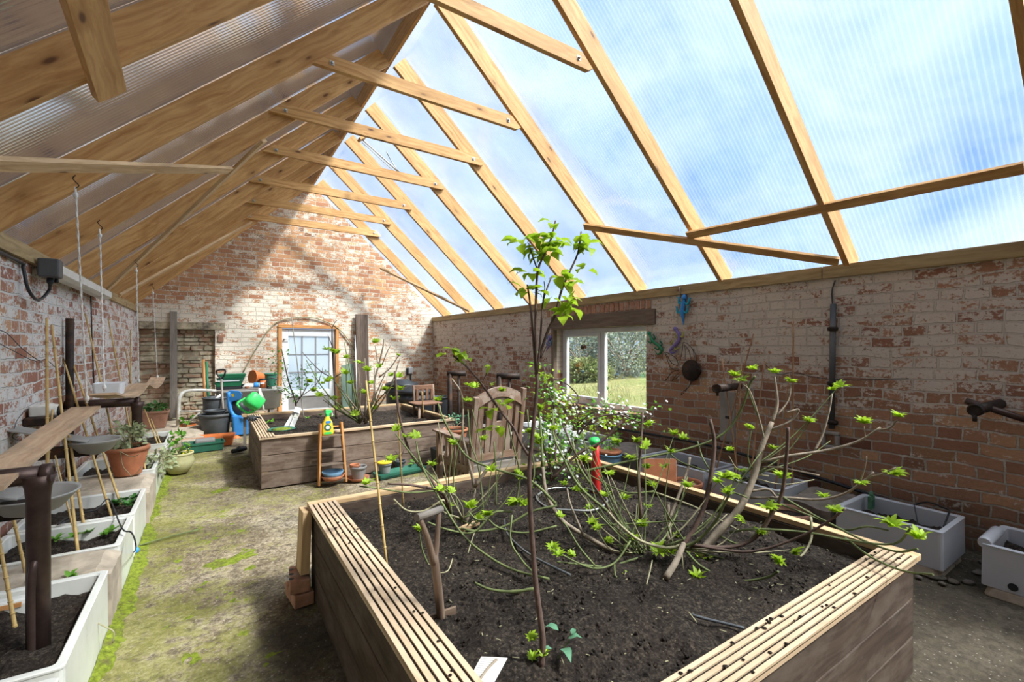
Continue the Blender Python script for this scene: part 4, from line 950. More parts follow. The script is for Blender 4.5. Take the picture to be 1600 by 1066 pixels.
# scattered clods and leaves on the rails
r = random.Random(6); m = MB()
for k in range(26):
    y = r.uniform(NY0+.1, NY1-.2); x = NX0+r.uniform(.01, .15); m.lathe((x, y, NH), [(.004, 0), (.006, .003), (.002, .006)], 6)
for k in range(40):
    x = r.uniform(NX0+.3, NX1-.1); y = NY0+r.uniform(.01, .13); s_ = r.uniform(.5, 1.3); m.lathe((x, y, NH), [(.004*s_, 0), (.007*s_, .003), (.002, .006)], 6)
tag(m.build('soil_crumbs', SOILM), 'dark soil crumbs scattered on the grooved rails of the near bed', 'soil', kind='stuff')
r = random.Random(16); m = MB()
for k in range(2200):
    x = r.uniform(NX0+.17, NX1-.08); y = r.uniform(NY0+.15, NY1-.08); s_ = r.uniform(.2, .75)**1.3; z = SOIL+.005+.035*noise.noise(Vector((x*2.2, y*2.2, 5)))
    m.lathe((x, y, z), [(.008*s_, -.004), (.011*s_, .004), (.004*s_, .012*s_)], 5, (r.uniform(-.5, .5), r.uniform(-.5, .5), 1))
tag(m.build('soil_clods', SOILM), 'loose clods of dark soil lying over the near bed', 'soil', kind='stuff')

r = random.Random(61); m = MB()
for k in range(260):
    x = r.uniform(NX0+.17, NX1-.08); y = r.uniform(NY0+.15, NY1-.08); z = SOIL+.012+.035*noise.noise(Vector((x*2.2, y*2.2, 4))); a = r.random()*3.14; l = .003+.010*r.random()**2
    m.prism((x, y, z+r.uniform(0, .012)), (math.cos(a)*l, math.sin(a)*l, r.uniform(-.3, .3)*l), (-math.sin(a)*.0015, math.cos(a)*.0015, 0), (0, 0, .0012))
tag(m.build('bark_chips', STEMP), 'small pale straw and bark chips scattered over the near bed soil', 'chips', kind='stuff')
# ---------------------------------------------------------------- left wall: stone sinks in a row
def tub(name, label, cat, x0, x1, y0, y1, z0, z1, wall, mat, soil_z, group=None, r=.03, tap=0.0, soilm=True, lip=0):
    t = thing(name, label, cat, ((x0+x1)/2, (y0+y1)/2, z0), group); cx, cy, hx, hy = (x0+x1)/2, (y0+y1)/2, (x1-x0)/2, (y1-y0)/2
    L_ = [(cx, cy, hx-tap, hy-tap, r, z0), (cx, cy, hx-.003, hy-.003, r, z1-.012), (cx, cy, hx+lip, hy+lip, r, z1-.010), (cx, cy, hx+lip, hy+lip, r, z1-.003), (cx, cy, hx-.006+lip, hy-.006+lip, r, z1), (cx, cy, hx-wall+.006, hy-wall+.006, r*.8, z1),
          (cx, cy, hx-wall, hy-wall, r*.8, z1-.008), (cx, cy, hx-wall-tap*.9, hy-wall-tap*.9, r*.7, z0+wall)]
    MB().loops(L_, sm=False).build('basin', mat, t)
    if soilm:
        o = soil_mesh(cx-hx+wall+.002, cx+hx-wall-.002, cy-hy+wall+.002, cy+hy-wall-.002, soil_z, 22, .06, int(cy*7)); o.build('soil', SOILM, t)
    return t
SX0, SX1, SH = XL+.03, -.455, .31
sinks = [('white glazed sink planter in the bottom left corner, nearest of the left row', 1.35, 2.28), ('white glazed sink behind the thick iron post, rust stained inside, second of the left row', 2.33, 3.22),
         ('white glazed sink planter beyond the crumbling stone block, third of the left row', 3.58, 4.16), ('chipped white sink planter just before the terracotta pot slab, fourth of the left row', 4.18, 4.90),
         ('white sink planter below the trailing ivy, fifth of the left row', 5.6, 6.4), ('white sink planter at the far end of the left row', 7.0, 8.0)]
for i, (lab, a, b_) in enumerate(sinks):
    t = tub('sink_planter', lab, 'sink planter', SX0, SX1, a, b_, 0, SH, .035, CERAM, SH-(.10 if i != 2 else .07), 'white sinks along the left wall', .025)
    if i < 2:
        MB().box(SX0+.036, b_-.115, .12, SX1-.25, b_-.037, SH-.02).build('overflow_box', CERAM, t, bevel=.02)
        MB().box(SX0+.1, b_-.122, SH-.05, SX1-.3, b_-.1155, SH-.03).build('rust_stain', ORGW, t)
def slab_stone(x0, x1, y0, y1, z0, z1, mat, lab, cat='stone', name='stone_block', seed=1):
    m = MB(); n = 10; o = 0
    for j in range(n+1):
        for i in range(n+1):
            x = x0+(x1-x0)*i/n; y = y0+(y1-y0)*j/n; e = min(i, j, n-i, n-j)
            z = z1+.03*noise.noise(Vector((x*5, y*5, seed)))-(.03 if e == 0 else 0); m.v.append(Vector((x+.012*noise.noise(Vector((y*9, seed, x))), y, z)))
    for j in range(n):
        for i in range(n): a = j*(n+1)+i; m.face((a, a+1, a+n+2, a+n+1), None, False)
    rim = [i for i in range(n+1)]+[(j+1)*(n+1)-1 for j in range(1, n+1)]+[n*(n+1)+i for i in range(n-1, -1, -1)]+[j*(n+1) for j in range(n-1, 0, -1)]
    o = len(m.v)
    for i in rim: v = m.v[i]; m.v.append(Vector((v.x, v.y, z0)))
    for k in range(len(rim)): k2 = (k+1) % len(rim); m.face((rim[k], o+k, o+k2, rim[k2]))
    return tag(m.build(name, mat), lab, cat, 'stone blocks between the sinks')
slab_stone(SX0, SX1+.01, 3.225, 3.575, 0, .30, STONE, 'crumbling pinkish stone block between the second and third white sinks', seed=2)
slab_stone(SX0, SX1+.01, 4.905, 5.59, 0, .30, STONE, 'stone slab carrying the big terracotta pot', seed=3)
slab_stone(SX0, SX1, 6.41, 6.99, 0, .27, STONE, 'stone slab between the two furthest sinks on the left', seed=4)
slab_stone(XL+.01, -.1, 8.05, 10.4, 0, .16, STONE, 'low stone ledge in the far left corner under the planter trough', seed=5)
m = MB(); ny = 260; nx = 7
for j in range(ny+1):
    y = 1.5+6.2*j/ny; w_ = .02+.10*max(0, .55+noise.noise(Vector((y*2.1, 3, 0)))*1.1+.5*noise.noise(Vector((y*9, 8, 0))))
    for i in range(nx+1):
        f = i/nx; x = SX1+.002+w_*f; m.v.append(Vector((x, y, -.012+.035*(1-f)*(.6+.4*noise.noise(Vector((x*30, y*30, 0))))+.012*noise.noise(Vector((x*70, y*70, 4)))-(.02 if i == nx else 0))))
for j in range(ny):
    for i in range(nx): a = j*(nx+1)+i; m.face((a, a+1, a+nx+2, a+nx+1), None, True)
tag(m.build('moss', MOSS), 'bright green moss growing along the foot of the left sinks', 'moss', kind='stuff')

# little weeds in sinks
def weeds(lab, pts, mat=LEAFM, n=9, ln=.035, base=None, name='weed_plant', group='weeds in the left sinks'):
    t = thing(name, lab, 'plant', pts[0], group); r = random.Random(int(pts[0][1]*50))
    for p in pts:
        m = MB()
        for i in range(n): a = r.random()*6.28; m.leaf(p, (math.cos(a), math.sin(a), r.uniform(.2, 1.2)), (0, 0, 1), ln*r.uniform(.6, 1.3), ln*.5)
        m.build('leaf_tuft', mat, t)
    return t
weeds('small green weeds in the third white sink, before its chipped rim', [at_z(u, v, .25) for u, v in ((88, 845), (115, 840), (140, 832), (175, 830), (165, 836))], LEAFM, 12, .05)
weeds('dark green weeds at the front of the fourth white sink', [at_z(u, v, .25) for u, v in ((180, 788), (195, 783), (200, 790), (208, 780))], LEAFD, 14, .06)
weeds('grass tuft growing on the crumbling stone block', [Vector((-.75, 3.3, .29)), Vector((-.62, 3.26, .29))], LEAFM, 8, .05)

# iron stall posts with T bars
def tpost(lab, x, y, h, r0, bar, bx, name='iron_post', rad=.05):
    t = thing(name, lab, 'iron post', (x, y, 0), 'iron stall posts')
    m = MB(); m.tube([(x, y, 0.0), (x, y, h-.10), (x, y, h-.05), (x, y, h)], [r0, r0, r0*1.12, r0*1.5], 16); m.build('post_shaft', IRONB, t)
    m = MB(); m.tube([(x-bx, y+.0, h), (x+bar, y-.0, h)], r0*1.0, 16); m.lathe((x+bar, y, h), [(r0*1.15, -.03), (r0*1.15, .004), (r0*.8, .004), (r0*.8, -.03)], 16, (1, 0, 0)); m.build('cross_pipe', IRONB, t)
    m = MB(); m.tube(smooth([(x-.01, y-r0*1.1, .0), (x-.01, y-r0*1.25, h*.5), (x-.005, y-r0*1.1, h*.62), (x-.005, y-r0*.3, h*.64)]), r0*.35, 8); m.build('rib', IRONB, t)
    return t
pb = at_d(60, 742, 1.9)
tpost('thick brown iron post with a T bar under the near end of the long plank', pb.x, pb.y, pb.z, .038, .04, .22)
pb2 = at_d(214, 628, 4.45)
tpost('brown iron T post in the middle of the left row behind the terracotta pot', pb2.x, pb2.y, pb2.z, .042, .02, .55)
# hanging planks and ropes
def plank(lab, pts, w, th, mat=PLANK):
    """pts: centre line; bends allowed"""
    q = smooth(pts, 5) if len(pts) > 2 else [Vector(p) for p in pts]
    m = MB(); n = len(q); o = 0; L_ = 0
    for i, p in enumerate(q):
        t = (q[min(i+1, n-1)]-q[max(i-1, 0)]).normalized(); s_ = t.cross(Vector((0, 0, 1))).normalized(); u = s_.cross(t)
        for a, b_ in ((-1, -1), (1, -1), (1, 1), (-1, 1)): m.v.append(p+s_*a*w/2+u*b_*th/2)
    for i in range(n-1):
        l2 = L_+(q[i+1]-q[i]).length
        for k in range(4): k2 = (k+1) % 4; m.face((i*4+k, i*4+k2, i*4+4+k2, i*4+4+k), [(L_, k*.13), (L_, k*.13+.12), (l2, k*.13+.12), (l2, k*.13)])
        L_ = l2
    m.face((3, 2, 1, 0)); m.face([(n-1)*4+k for k in range(4)]); o = m.build('hanging_shelf', mat)
    return tag(o, lab, 'shelf', 'hanging plank shelves by the left wall')
plank('long worn plank shelf hanging over the nearest left sinks', [at_d(-45, 770, 1.55), at_d(20, 722, 2.05), at_d(135, 637, 3.1)], .15, .016)
plank('bent pale plank hanging beyond the long one, curling up at its far end', [at_d(158, 616, 3.1), at_d(180, 620, 3.5), at_d(200, 618, 4.0), at_d(219, 600, 4.7)], .16, .014)
plank('furthest small curled plank hanging by the old doorway', [at_d(218, 601, 4.9), at_d(230, 607, 5.4), at_d(240, 601, 6.0), at_d(247, 590, 6.5)], .17, .012)
def rope(lab, u0, v0, d0, u1, v1, d1, r0=.0055):
    p, q = at_d(u0, v0, d0), at_d(u1, v1, d1); t = thing('hanging_rope', lab, 'rope', q, 'white ropes hanging along the left')
    m = MB(); n = int((p-q).length/.02)
    for s_ in (0, math.pi):
        m.tube([p.lerp(q, i/n)+Vector((math.cos(i*.9+s_), math.sin(i*.9+s_), 0))*r0*.5 for i in range(n+1)], r0*.62, 5)
    m.build('cord', ROPE, t)
    m = MB(); m.lathe(p-Vector((0, 0, .05)), [(.004, -.02), (.012, -.008), (.013, .008), (.004, .02)], 8); m.lathe(q+Vector((0, 0, .03)), [(.004, -.02), (.012, -.008), (.012, .008), (.004, .02)], 8); m.build('knot', ROPE, t)
    m = MB(); m.tube(smooth([p+Vector((.0, 0, -.01)), p+Vector((.015, 0, .01)), p+Vector((0, 0, .03)), p+Vector((-.012, 0, .05)), p+Vector((0, 0, .07))]), .003, 5); m.build('hook', BLACKM, t)
rope('nearest and longest white rope, hooked under the left rafters', 118, 292, 2.75, 136, 630, 2.95)
rope('second white rope, in front of the strip light end', 156, 358, 3.5, 163, 612, 3.3)
rope('third white rope, by the corner of the left wall', 213, 416, 4.7, 217, 600, 4.75)
rope('thin furthest white rope, in front of the old doorway', 239, 452, 6.3, 246, 592, 6.4, .005)

# strip light on the left wall plate
p0, p1 = at_x(76, 418, XL+.10), at_x(166, 449, XL+.10); zc = p0.z
t = thing('strip_light', 'weathered fluorescent strip light fixed along the left wall plate', 'light fitting', (XL+.10, p0.y, zc))
m = MB(); y0, y1 = p0.y+.06, p1.y; prof = [(-.05, -.055), (.02, -.055), (.055, -.03), (.055, .03), (.02, .055), (-.05, .055)]; z0 = p0.z
m.poly([(XL+.10+a, y0, z0+b_) for a, b_ in prof], (0, y1-y0-.04, 0)); m.lathe((XL+.105, y1-.04, z0), [(.055, 0), (.05, .03), (.02, .05)], 12, (0, 1, 0)); m.build('diffuser', WHITEM, t, bevel=.004)
m = MB(); m.box(XL+.045, y0-.10, z0-.075, XL+.165, y0+.02, z0+.065); m.build('end_box', GREYP, t, bevel=.012)
m = MB(); m.lathe((XL+.10, y0-.02, z0-.075), [(.02, 0), (.022, -.03), (.012, -.05)], 10); m.lathe((XL+.13, y0-.0, z0-.075), [(.012, 0), (.014, -.03), (.0, -.03)], 10); m.build('cable_gland', BLACKP, t)
m = MB(); m.box(XL+.0, y0+.1, z0-.02, XL+.05, y0+.14, z0+.02); m.box(XL+.0, y1-.3, z0-.02, XL+.05, y1-.26, z0+.02); m.build('bracket', ZINC, t)
q = [at_x(0, 396, XL+.02), at_x(28, 408, XL+.02), at_x(36, 418, XL+.02), at_x(44, 452, XL+.05), at_x(60, 469, XL+.06), at_x(76, 455, XL+.07), Vector((XL+.10, y0-.02, z0-.12))]
q[0] = Vector((XL+.02, q[1].y-1.2, q[1].z+.02))
pipe('cable', 'black cable looping down from the plate into the strip light end', 'cable', q, .011, BLACKP)
pipe('cable', 'thin dark cable running down the left wall past the bamboo canes', 'cable', [at_x(142, 462, XL+.01), at_x(143, 500, XL+.01), at_x(145, 560, XL+.01), at_x(147, 600, XL+.01)], .006, BLACKP)
# wall post and wires
o = MB().tube([at_x(109, 498, XL+.05), Vector((XL+.05, at_x(109, 498, XL+.05).y, .32))], .03, 8).build('wall_post', BLACKM); tag(o, 'rusty dark post standing against the left wall behind the canes', 'post')
pipe('wire', 'loose black wire sagging along the left wall from the edge of the picture', 'wire', [at_x(u, v, XL+.03) for u, v in ((-10, 512), (12, 522), (35, 545), (62, 564), (72, 562), (90, 577), (110, 592), (119, 610), (116, 625), (108, 632))], .0028, BLACKP, 'wires by the left wall')
pipe('wire', 'lower loose black wire joining the first on the left wall', 'wire', [at_x(u, v, XL+.02) for u, v in ((-10, 532), (20, 548), (48, 562), (66, 567))], .0025, BLACKP, 'wires by the left wall')
pipe('wire', 'thin wire curling on the left wall under the loose ones', 'wire', [at_x(u, v, XL+.02) for u, v in ((22, 670), (28, 655), (45, 640), (60, 665), (40, 667), (20, 680), (28, 688), (60, 690))], .002, BLACKP, 'wires by the left wall')
pipe('base_pipe', 'dark hose lying along the foot of the left wall behind the sinks', 'hose', [at_x(78, 822, XL+.05), at_x(100, 782, XL+.05), at_x(125, 750, XL+.05), at_x(150, 728, XL+.05)], .018, BLACKP)

# metal drinking bowls on the wall
def bowl(lab, c, r0, h):
    t = thing('drinking_bowl', lab, 'metal bowl', c, 'metal drinking bowls on the left wall'); 
    m = MB().lathe(c, [(.03, -h), (r0*.6, -h*.75), (r0*.93, -h*.1), (r0, 0), (r0, .008), (r0*.9, 0), (r0*.55, -h*.65), (.0, -h*.8)], 20, sq=(1, 1.1)); m.build('bowl', TROUGH, t)
    m = MB(); m.box(XL, c.y-.05, c.z-h-.0, c.x-.02, c.y+.05, c.z-h*.3); m.build('bracket', BLACKM, t)
    m = MB(); m.poly([(c.x-r0*.2, c.y-.09, c.z+.0), (XL+.005, c.y-.1, c.z+.12), (XL+.005, c.y+.1, c.z+.12), (c.x-r0*.2, c.y+.09, c.z)], (0, 0, .008)); m.build('back_plate', TROUGH, t)
bowl('grey metal drinking bowl behind the near iron post', at_d(52, 772, 2.2), .17, .10)
bowl('grey metal drinking bowl under the far end of the long hanging plank', at_d(148, 688, 3.3), .15, .10)
# shelf-box things on the wall
t = thing('wall_junction', 'black and blue clutter of fittings on a bracket at the left wall behind the canes', 'wall fittings', at_x(80, 650, XL+.1))
c = at_x(78, 640, XL+.09); m = MB(); m.box(XL, c.y-.25, c.z-.09, XL+.17, c.y+.25, c.z-.03); m.build('ledge', BLACKM, t, bevel=.01)
m = MB(); m.tube([(XL+.06, c.y-.12, c.z+.01), (XL+.16, c.y-.12, c.z+.0)], [.055, .05], 12); m.box(XL+.02, c.y-.2, c.z-.03, XL+.12, c.y+.0, c.z+.05); m.build('box', WHITEM, t, bevel=.01)
m = MB(); m.lathe((XL+.16, c.y-.12, c.z+.0), [(.04, 0), (.04, .02)], 12, (1, 0, 0)); m.build('cap', BLACKP, t)
m = MB(); m.tube(smooth([(XL+.1, c.y+.06, c.z-.02), (XL+.12, c.y+.14, c.z+.01), (XL+.1, c.y+.2, c.z-.02)]), .012, 6); m.build('connector', BLUEP, t)
c = at_d(171, 607, 4.0); t = thing('seed_tray', 'white plastic tray standing on the T bar beyond the long plank', 'tray', c)
m = MB(); m.loops([(c.x, c.y, .09, .10, .02, c.z-.05), (c.x, c.y, .10, .11, .02, c.z+.05), (c.x, c.y, .09, .10, .02, c.z+.05), (c.x, c.y, .08, .09, .02, c.z-.04)]); m.build('tray', WHITEP, t)

# bamboo canes leaning to the left wall
C = [(70, 545, 72, 500, 0, 0), ]
cn = [((74, 672), (73, 498), 2.95, 3.2, 'upright bamboo cane at the left wall, leftmost of the fan', .010), ((103, 700), (81, 508), 2.9, 3.2, 'bamboo cane just right of the leftmost one by the left wall', .009),
      ((172, 800), (84, 512), dz(800, .24), 4.3, 'bamboo cane leaning left across the bowl by the left wall', .009), ((188, 787), (97, 518), dz(787, .24), 4.3, 'bamboo cane crossing the long plank near its far end', .009),
      ((133, 833), (108, 680), dz(833, .24), 3.2, 'bamboo cane planted in the third white sink', .0095), ((182, 705), (133, 490), 4.3, 4.6, 'bamboo cane rising behind the terracotta pot', .010),
      ((193, 620), (169, 498), 4.7, 5.0, 'bamboo cane standing left of the third rope', .009), ((45, 915), (6, 745), dz(915, .24), 2.45, 'bamboo cane at the left edge, planted in the second sink', .0085),
      ((24, 982), (-4, 830), dz(982, .24), 2.1, 'bamboo cane cut by the left edge of the picture', .0085), ((205, 600), (196, 545), 4.9, 5.1, 'short bamboo cane left of the third rope, behind the bent plank', .008),
      ((204, 560), (204, 515), 5.0, 5.1, 'short upright cane near the left wall corner', .008), ((245, 690), (226, 640), 5.6, 5.8, 'pale cane in front of the wall planter', .008), ((249, 688), (236, 655), 5.8, 6.0, 'second pale cane in front of the wall planter', .008),
      ((80, 664), (82, 640), 3.1, 3.1, 'short cane stub behind the long plank', .008), ((98, 760), (86, 712), 2.9, 2.95, 'thin cane behind the near bowl', .006)]
for (a, b_, d0, d1, lab, r0) in cn: cane(a[0], a[1], b_[0], b_[1], d0, d1, r0, lab, BAMB, group='bamboo canes by the left wall', ground=.2)
pipe('hose', 'white plastic hose hanging from the wall behind the near iron post', 'hose', [at_x(u, v, XL+.10) for u, v in ((80, 705), (88, 735), (94, 770), (90, 800), (80, 812), (70, 808))], .007, WHITEM)
pipe('drip_hose', 'thin black drip hose looping over the front of the third and fourth sinks', 'hose', [at_z(u, v, .33) for u, v in ((120, 808), (90, 820), (118, 803), (150, 797), (170, 780))]+[at_z(u, v, .34) for u, v in ((190, 825), (205, 832), (212, 850))]+[at_d(210, 862, 3.2), at_d(198, 862, 3.2), at_d(185, 845, 3.3), at_d(186, 828, 3.4)], .0045, BLACKP)
o = MB().lathe(at_z(212, 864, .0), [(.012, 0), (.02, .008), (.02, .03), (.012, .038)], 10).build('connector', BLUEP); tag(o, 'small bright blue hose fitting on the moss by the third sink', 'hose fitting')
pipe('green_stick', 'long thin green cane lying across the floor from the left sinks', 'cane', [at_z(216, 853, .012), at_z(260, 840, .012), at_z(313, 827, .012)], .006, STEMG)
pipe('dry_twigs', 'branching dry twig hanging over the corner of the second white sink', 'twig', [at_d(u, v, 2.2) for u, v in ((132, 958), (146, 972), (150, 985), (140, 1003), (122, 1025), (110, 1045))], .004, STEMP)
pipe('dry_twigs', 'thinner dry twig crossing at the corner of the second white sink', 'twig', [at_d(u, v, 2.2) for u, v in ((148, 972), (165, 980), (178, 988), (176, 1005))], .003, STEMP)
pipe('vine_stem', 'long thin dry tendril running along the left wall towards the corner', 'tendril', [at_x(u, v, XL+.06) for u, v in ((150, 606), (165, 595), (185, 560), (200, 530), (207, 520))], .003, STEMP)

# pots on the left
def pot(name, lab, cat, c, r0, h, mat, soil=True, rim=.02, rb=.68, group=None, prof=None, n=24, soilm=SOILM, sdrop=.03):
    c = Vector(c); t = thing(name, lab, cat, c, group)
    pr = prof or [(r0*rb*.95, 0), (r0*rb, .01), (r0*.93, h-rim*1.6), (r0*.93, h-rim*1.5), (r0, h-rim*1.5), (r0, h-.004), (r0*.97, h), (r0*.88, h), (r0*.85, h-.02), (r0*.84, h-sdrop-.01)]
    MB().lathe(c, pr, n).build('pot_body', mat, t)
    if soil: MB().lathe(c+Vector((0, 0, h-sdrop)), [(r0*.85, 0), (r0*.4, .006), (0, .012)], n).build('soil', soilm, t)
    return t
def ivy(t, c, n, rad, ln, mat, seed, stems=6, smat=STEMP, up=.1):
    r = random.Random(seed); c = Vector(c); m = MB()
    for k in range(stems):
        a = r.random()*6.28; e = c+Vector((math.cos(a)*rad[0], math.sin(a)*rad[1], r.uniform(-.2, 1)*rad[2])); m.tube(smooth([c-Vector((0, 0, .03)), c.lerp(e, .5)+Vector((0, 0, rad[2]*.5)), e]), .003, 5)
    m.build('stems', smat, t); m = MB(); m.blobleaves(c+Vector((0, 0, up)), rad, n, ln, seed, .6, .3); m.build('foliage', mat, t)
pc = Vector((-.66, 5.25, .30)); pr = 30*3.95/712
pc = at_z(200, 741, .315); pr = .165
t = pot('terracotta_pot', 'large round terracotta pot with a straggly variegated plant on the stone slab', 'plant pot', pc, pr, .26, TERRA, rim=.025, rb=.62)
ivy(t, pc+Vector((0, 0, .27)), 170, (.15, .14, .13), .055, LEAFG, 3, 9, STEMP, .08)
m = MB()
for q in ([(188, 705), (192, 728), (200, 738), (205, 745)], [(205, 745), (215, 738), (222, 728)], [(186, 705), (205, 714), (218, 710)]): m.tube(smooth([at_d(u, v, 3.95) for u, v in q]), .003, 5)
m.build('trailing_stem', STEMP, t)
gc = at_z(279, 739, 0); t = pot('mossy_pot', 'round pale pot stained mossy green on the floor by the sinks', 'plant pot', gc, .15, .24, POTGR, prof=[(.07, 0), (.10, .01), (.15, .10), (.155, .15), (.14, .20), (.145, .215), (.15, .22), (.15, .24), (.13, .24), (.12, .20)], sdrop=.04)
ivy(t, gc+Vector((0, 0, .26)), 46, (.12, .12, .15), .075, LEAFM, 9, 7, STEMP, .08)
m = MB(); m.blobleaves(gc+Vector((.08, -.05, .26)), (.05, .05, .05), 14, .03, 3); m.build('flower', PETALY, t)
ic = at_z(248, 722, .3); t = thing('trailing_ivy', 'variegated ivy spilling over the fifth white sink beside the mossy pot', 'plant', ic); ivy(t, ic, 150, (.17, .22, .14), .055, LEAFG, 21, 9, STEMP, 0)
# trough planter at the far left corner
def trough(name, lab, cat, c, hx, hy, h, mat, ang=0, tap=.03, soil=True, group=None):
    c = Vector(c); t = thing(name, lab, cat, c, group)
    m = MB(); L_ = [(0, 0, hx-tap, hy-tap, .015, 0), (0, 0, hx-.012, hy-.012, .015, h-.03), (0, 0, hx, hy, .015, h-.03), (0, 0, hx, hy, .015, h), (0, 0, hx-.012, hy-.012, .012, h), (0, 0, hx-tap-.012, hy-tap-.012, .01, .02)]
    m.loops(L_); 
    for v in m.v: x, y = v.x, v.y; v.x, v.y, v.z = c.x+x*math.cos(ang)-y*math.sin(ang), c.y+x*math.sin(ang)+y*math.cos(ang), c.z+v.z
    m.build('tub', mat, t)
    if soil:
        m = MB(); m.loops([(0, 0, hx-.02, hy-.02, .01, h-.05), (0, 0, hx-.1, max(.01, hy-.1), .01, h-.035)])
        for v in m.v: x, y = v.x, v.y; v.x, v.y, v.z = c.x+x*math.cos(ang)-y*math.sin(ang), c.y+x*math.sin(ang)+y*math.cos(ang), c.z+v.z
        m.build('soil', SOILM, t)
    return t
c = at_z(243, 668, .17); t = trough('terracotta_trough', 'terracotta trough planter in the far left corner with dark green leaves', 'planter', (c.x, c.y, .17), .19, .17, .28, TERRAD, 0, .06); ivy(t, c+Vector((0, 0, .3)), 70, (.16, .13, .06), .08, LEAFD, 5, 4, BARK, .02)
# ---------------------------------------------------------------- along the back wall
def pm(u, v, d): return at_d(u, v, d)
yb = YB-.03
# grey post, boards, hoop
p0 = at_y(271, 487, yb); o = MB().box(p0.x-.055, yb-.03, .16, p0.x+.055, yb+.025, p0.z).build('upright_board', GREYW, bevel=.004); tag(o, 'weathered grey board standing against the old bricked doorway', 'board')
a, b_ = at_y(556, 640, yb-.25), at_y(577, 492, yb-.02)
o = MB().prism(((a.x+b_.x)/2+.0, yb-.13, b_.z/2), (0, .09, b_.z/2), (.135, 0, 0), (0, -.022, 0)).build('leaning_plank', BROWNW, bevel=.004); tag(o, 'wide dark brown plank leaning on the back wall right of the door', 'plank')
o = MB().tube([at_y(558, 640, yb-.3), at_y(555, 524, yb-.06)], .012, 6).build('white_strip', WHITEP); tag(o, 'narrow white strip leaning at the left edge of the brown plank', 'strip')
for i, (u0, u1, v, dd, lab) in enumerate(((533, 545, 571, .12, 'greenish glass pane leaning beside the door frame, front one'), (541, 552, 569, .05, 'greenish glass pane leaning behind the first, nearer the brown plank'))):
    a, b_ = at_y(u0, v, yb-dd), at_y(u1, v, yb-dd); o = MB().prism(((a.x+b_.x)/2, yb-dd-.08, a.z/2), (0, .08, a.z/2), ((b_.x-a.x)/2, 0, 0), (0, .003, 0)).build('glass_pane', GGLASS); tag(o, lab, 'glass pane', 'glass panes by the back door')
hp = [at_y(u, v, yb) for u, v in ((380, 582), (392, 560), (405, 538), (418, 518), (432, 504), (450, 498), (470, 496), (490, 497), (510, 503), (528, 513), (542, 528), (555, 550), (560, 572))]
pipe('arched_hoop', 'thin pale hoop arching over the back door on the brick wall', 'hoop', hp, .012, STEMP)
o = MB().box(at_y(345, 525, yb).x-.04, yb-.0, at_y(349, 534, yb).z, at_y(352, 525, yb).x-.03, yb+.035, at_y(349, 524, yb).z).build('wall_plate', TERRAD); tag(o, 'small brown plate fixed to the wall right of the old doorway', 'plate')
# meter / socket and cable at the right
p = at_y(641, 579, YB); t = thing('wall_socket', 'small white box with a black cable on the back wall near the right corner', 'socket', (p.x, YB, p.z))
MB().box(p.x-.055, YB-.05, p.z-.08, p.x+.055, YB, p.z+.08).build('box', WHITEP, t, bevel=.012); MB().box(p.x-.1, YB-.03, p.z-.1, p.x-.055, YB, p.z+.06).build('side_box', BLACKP, t); MB().tube([(p.x, YB-.02, p.z-.08), (p.x+.01, YB-.02, .3)], .015, 6).build('cable', BLACKP, t)
# long canes and poles
for u0, v0, u1, v1, d, lab, mt, r0 in ((320, 650, 318, 562, 8.2, 'orange-brown wooden pole beside the green one, by the old doorway', ORGW, .022), (327, 648, 322, 565, 8.1, 'bright green pole standing next to the wooden pole', GREENP, .02),
      (382, 585, 418, 512, 9.4, 'grey stick leaning right on the bricks over the tub', GREYW, .015)):
    o = MB().tube([at_d(u0, v0, d), at_d(u1, v1, d+.2)], r0, 8).build('pole', mt); tag(o, lab, 'pole', 'poles by the back wall')
# white tubular frame
t = thing('tube_frame', 'white tubular metal frame with a curved top standing before the old doorway', 'metal frame', at_z(281, 682, .0)); d = 8.0
m = MB(); r0 = .028
m.tube(smooth([at_d(278, 676, 7.6), at_d(279, 640, 7.6), at_d(281, 620, 7.6), at_d(290, 612, 7.7), at_d(310, 610, 7.8), at_d(338, 611, 7.9)]), r0, 8); m.build('hoop', WHITEM, t)
m = MB(); m.tube([at_d(280, 643, 7.6), at_d(338, 642, 7.9)], r0*.6, 6); m.build('rail', WHITEM, t)
m = MB(); m.tube([at_d(285, 668, 7.6), at_d(345, 617, 8.0)], r0*.8, 6); m.build('brace', WHITEM, t)
# tub on a stand
tz1, tz0 = at_d(400, 608, 8.6).z, at_d(400, 641, 8.6).z
a, b_ = at_d(335, 612, 8.3), at_d(441, 612, 9.0)
cx, cy = (a.x+b_.x)/2, (a.y+b_.y)/2; hx = (b_.x-a.x)/2
t = thing('long_tub', 'long grey tub like an old bath, piled with pots, left of the back door', 'tub', (cx, cy, 0))
m = MB(); m.loops([(cx, cy, hx-.14, .16, .1, tz0), (cx, cy, hx-.06, .22, .12, tz0+.04), (cx, cy, hx-.02, .28, .14, tz1-.05), (cx, cy, hx, .30, .14, tz1-.03), (cx, cy, hx, .30, .14, tz1), (cx, cy, hx-.04, .26, .12, tz1), (cx, cy, hx-.1, .2, .1, tz0+.08)], sm=True); m.build('tub_body', TROUGH, t)
m = MB(); 
for sx in (-1, 1): m.box(cx+sx*(hx-.2)-.04, cy-.2, 0, cx+sx*(hx-.2)+.04, cy+.2, tz0)
m.build('stand', GREYW, t)
m = MB(); m.box(cx-hx+.02, cy-.3, tz1-.0, cx+hx-.3, cy+.3, tz1+.015); o = m.build('tub_board', GREYW); tag(o, 'thin grey board laid over the long tub', 'board')
zt = tz1+.016
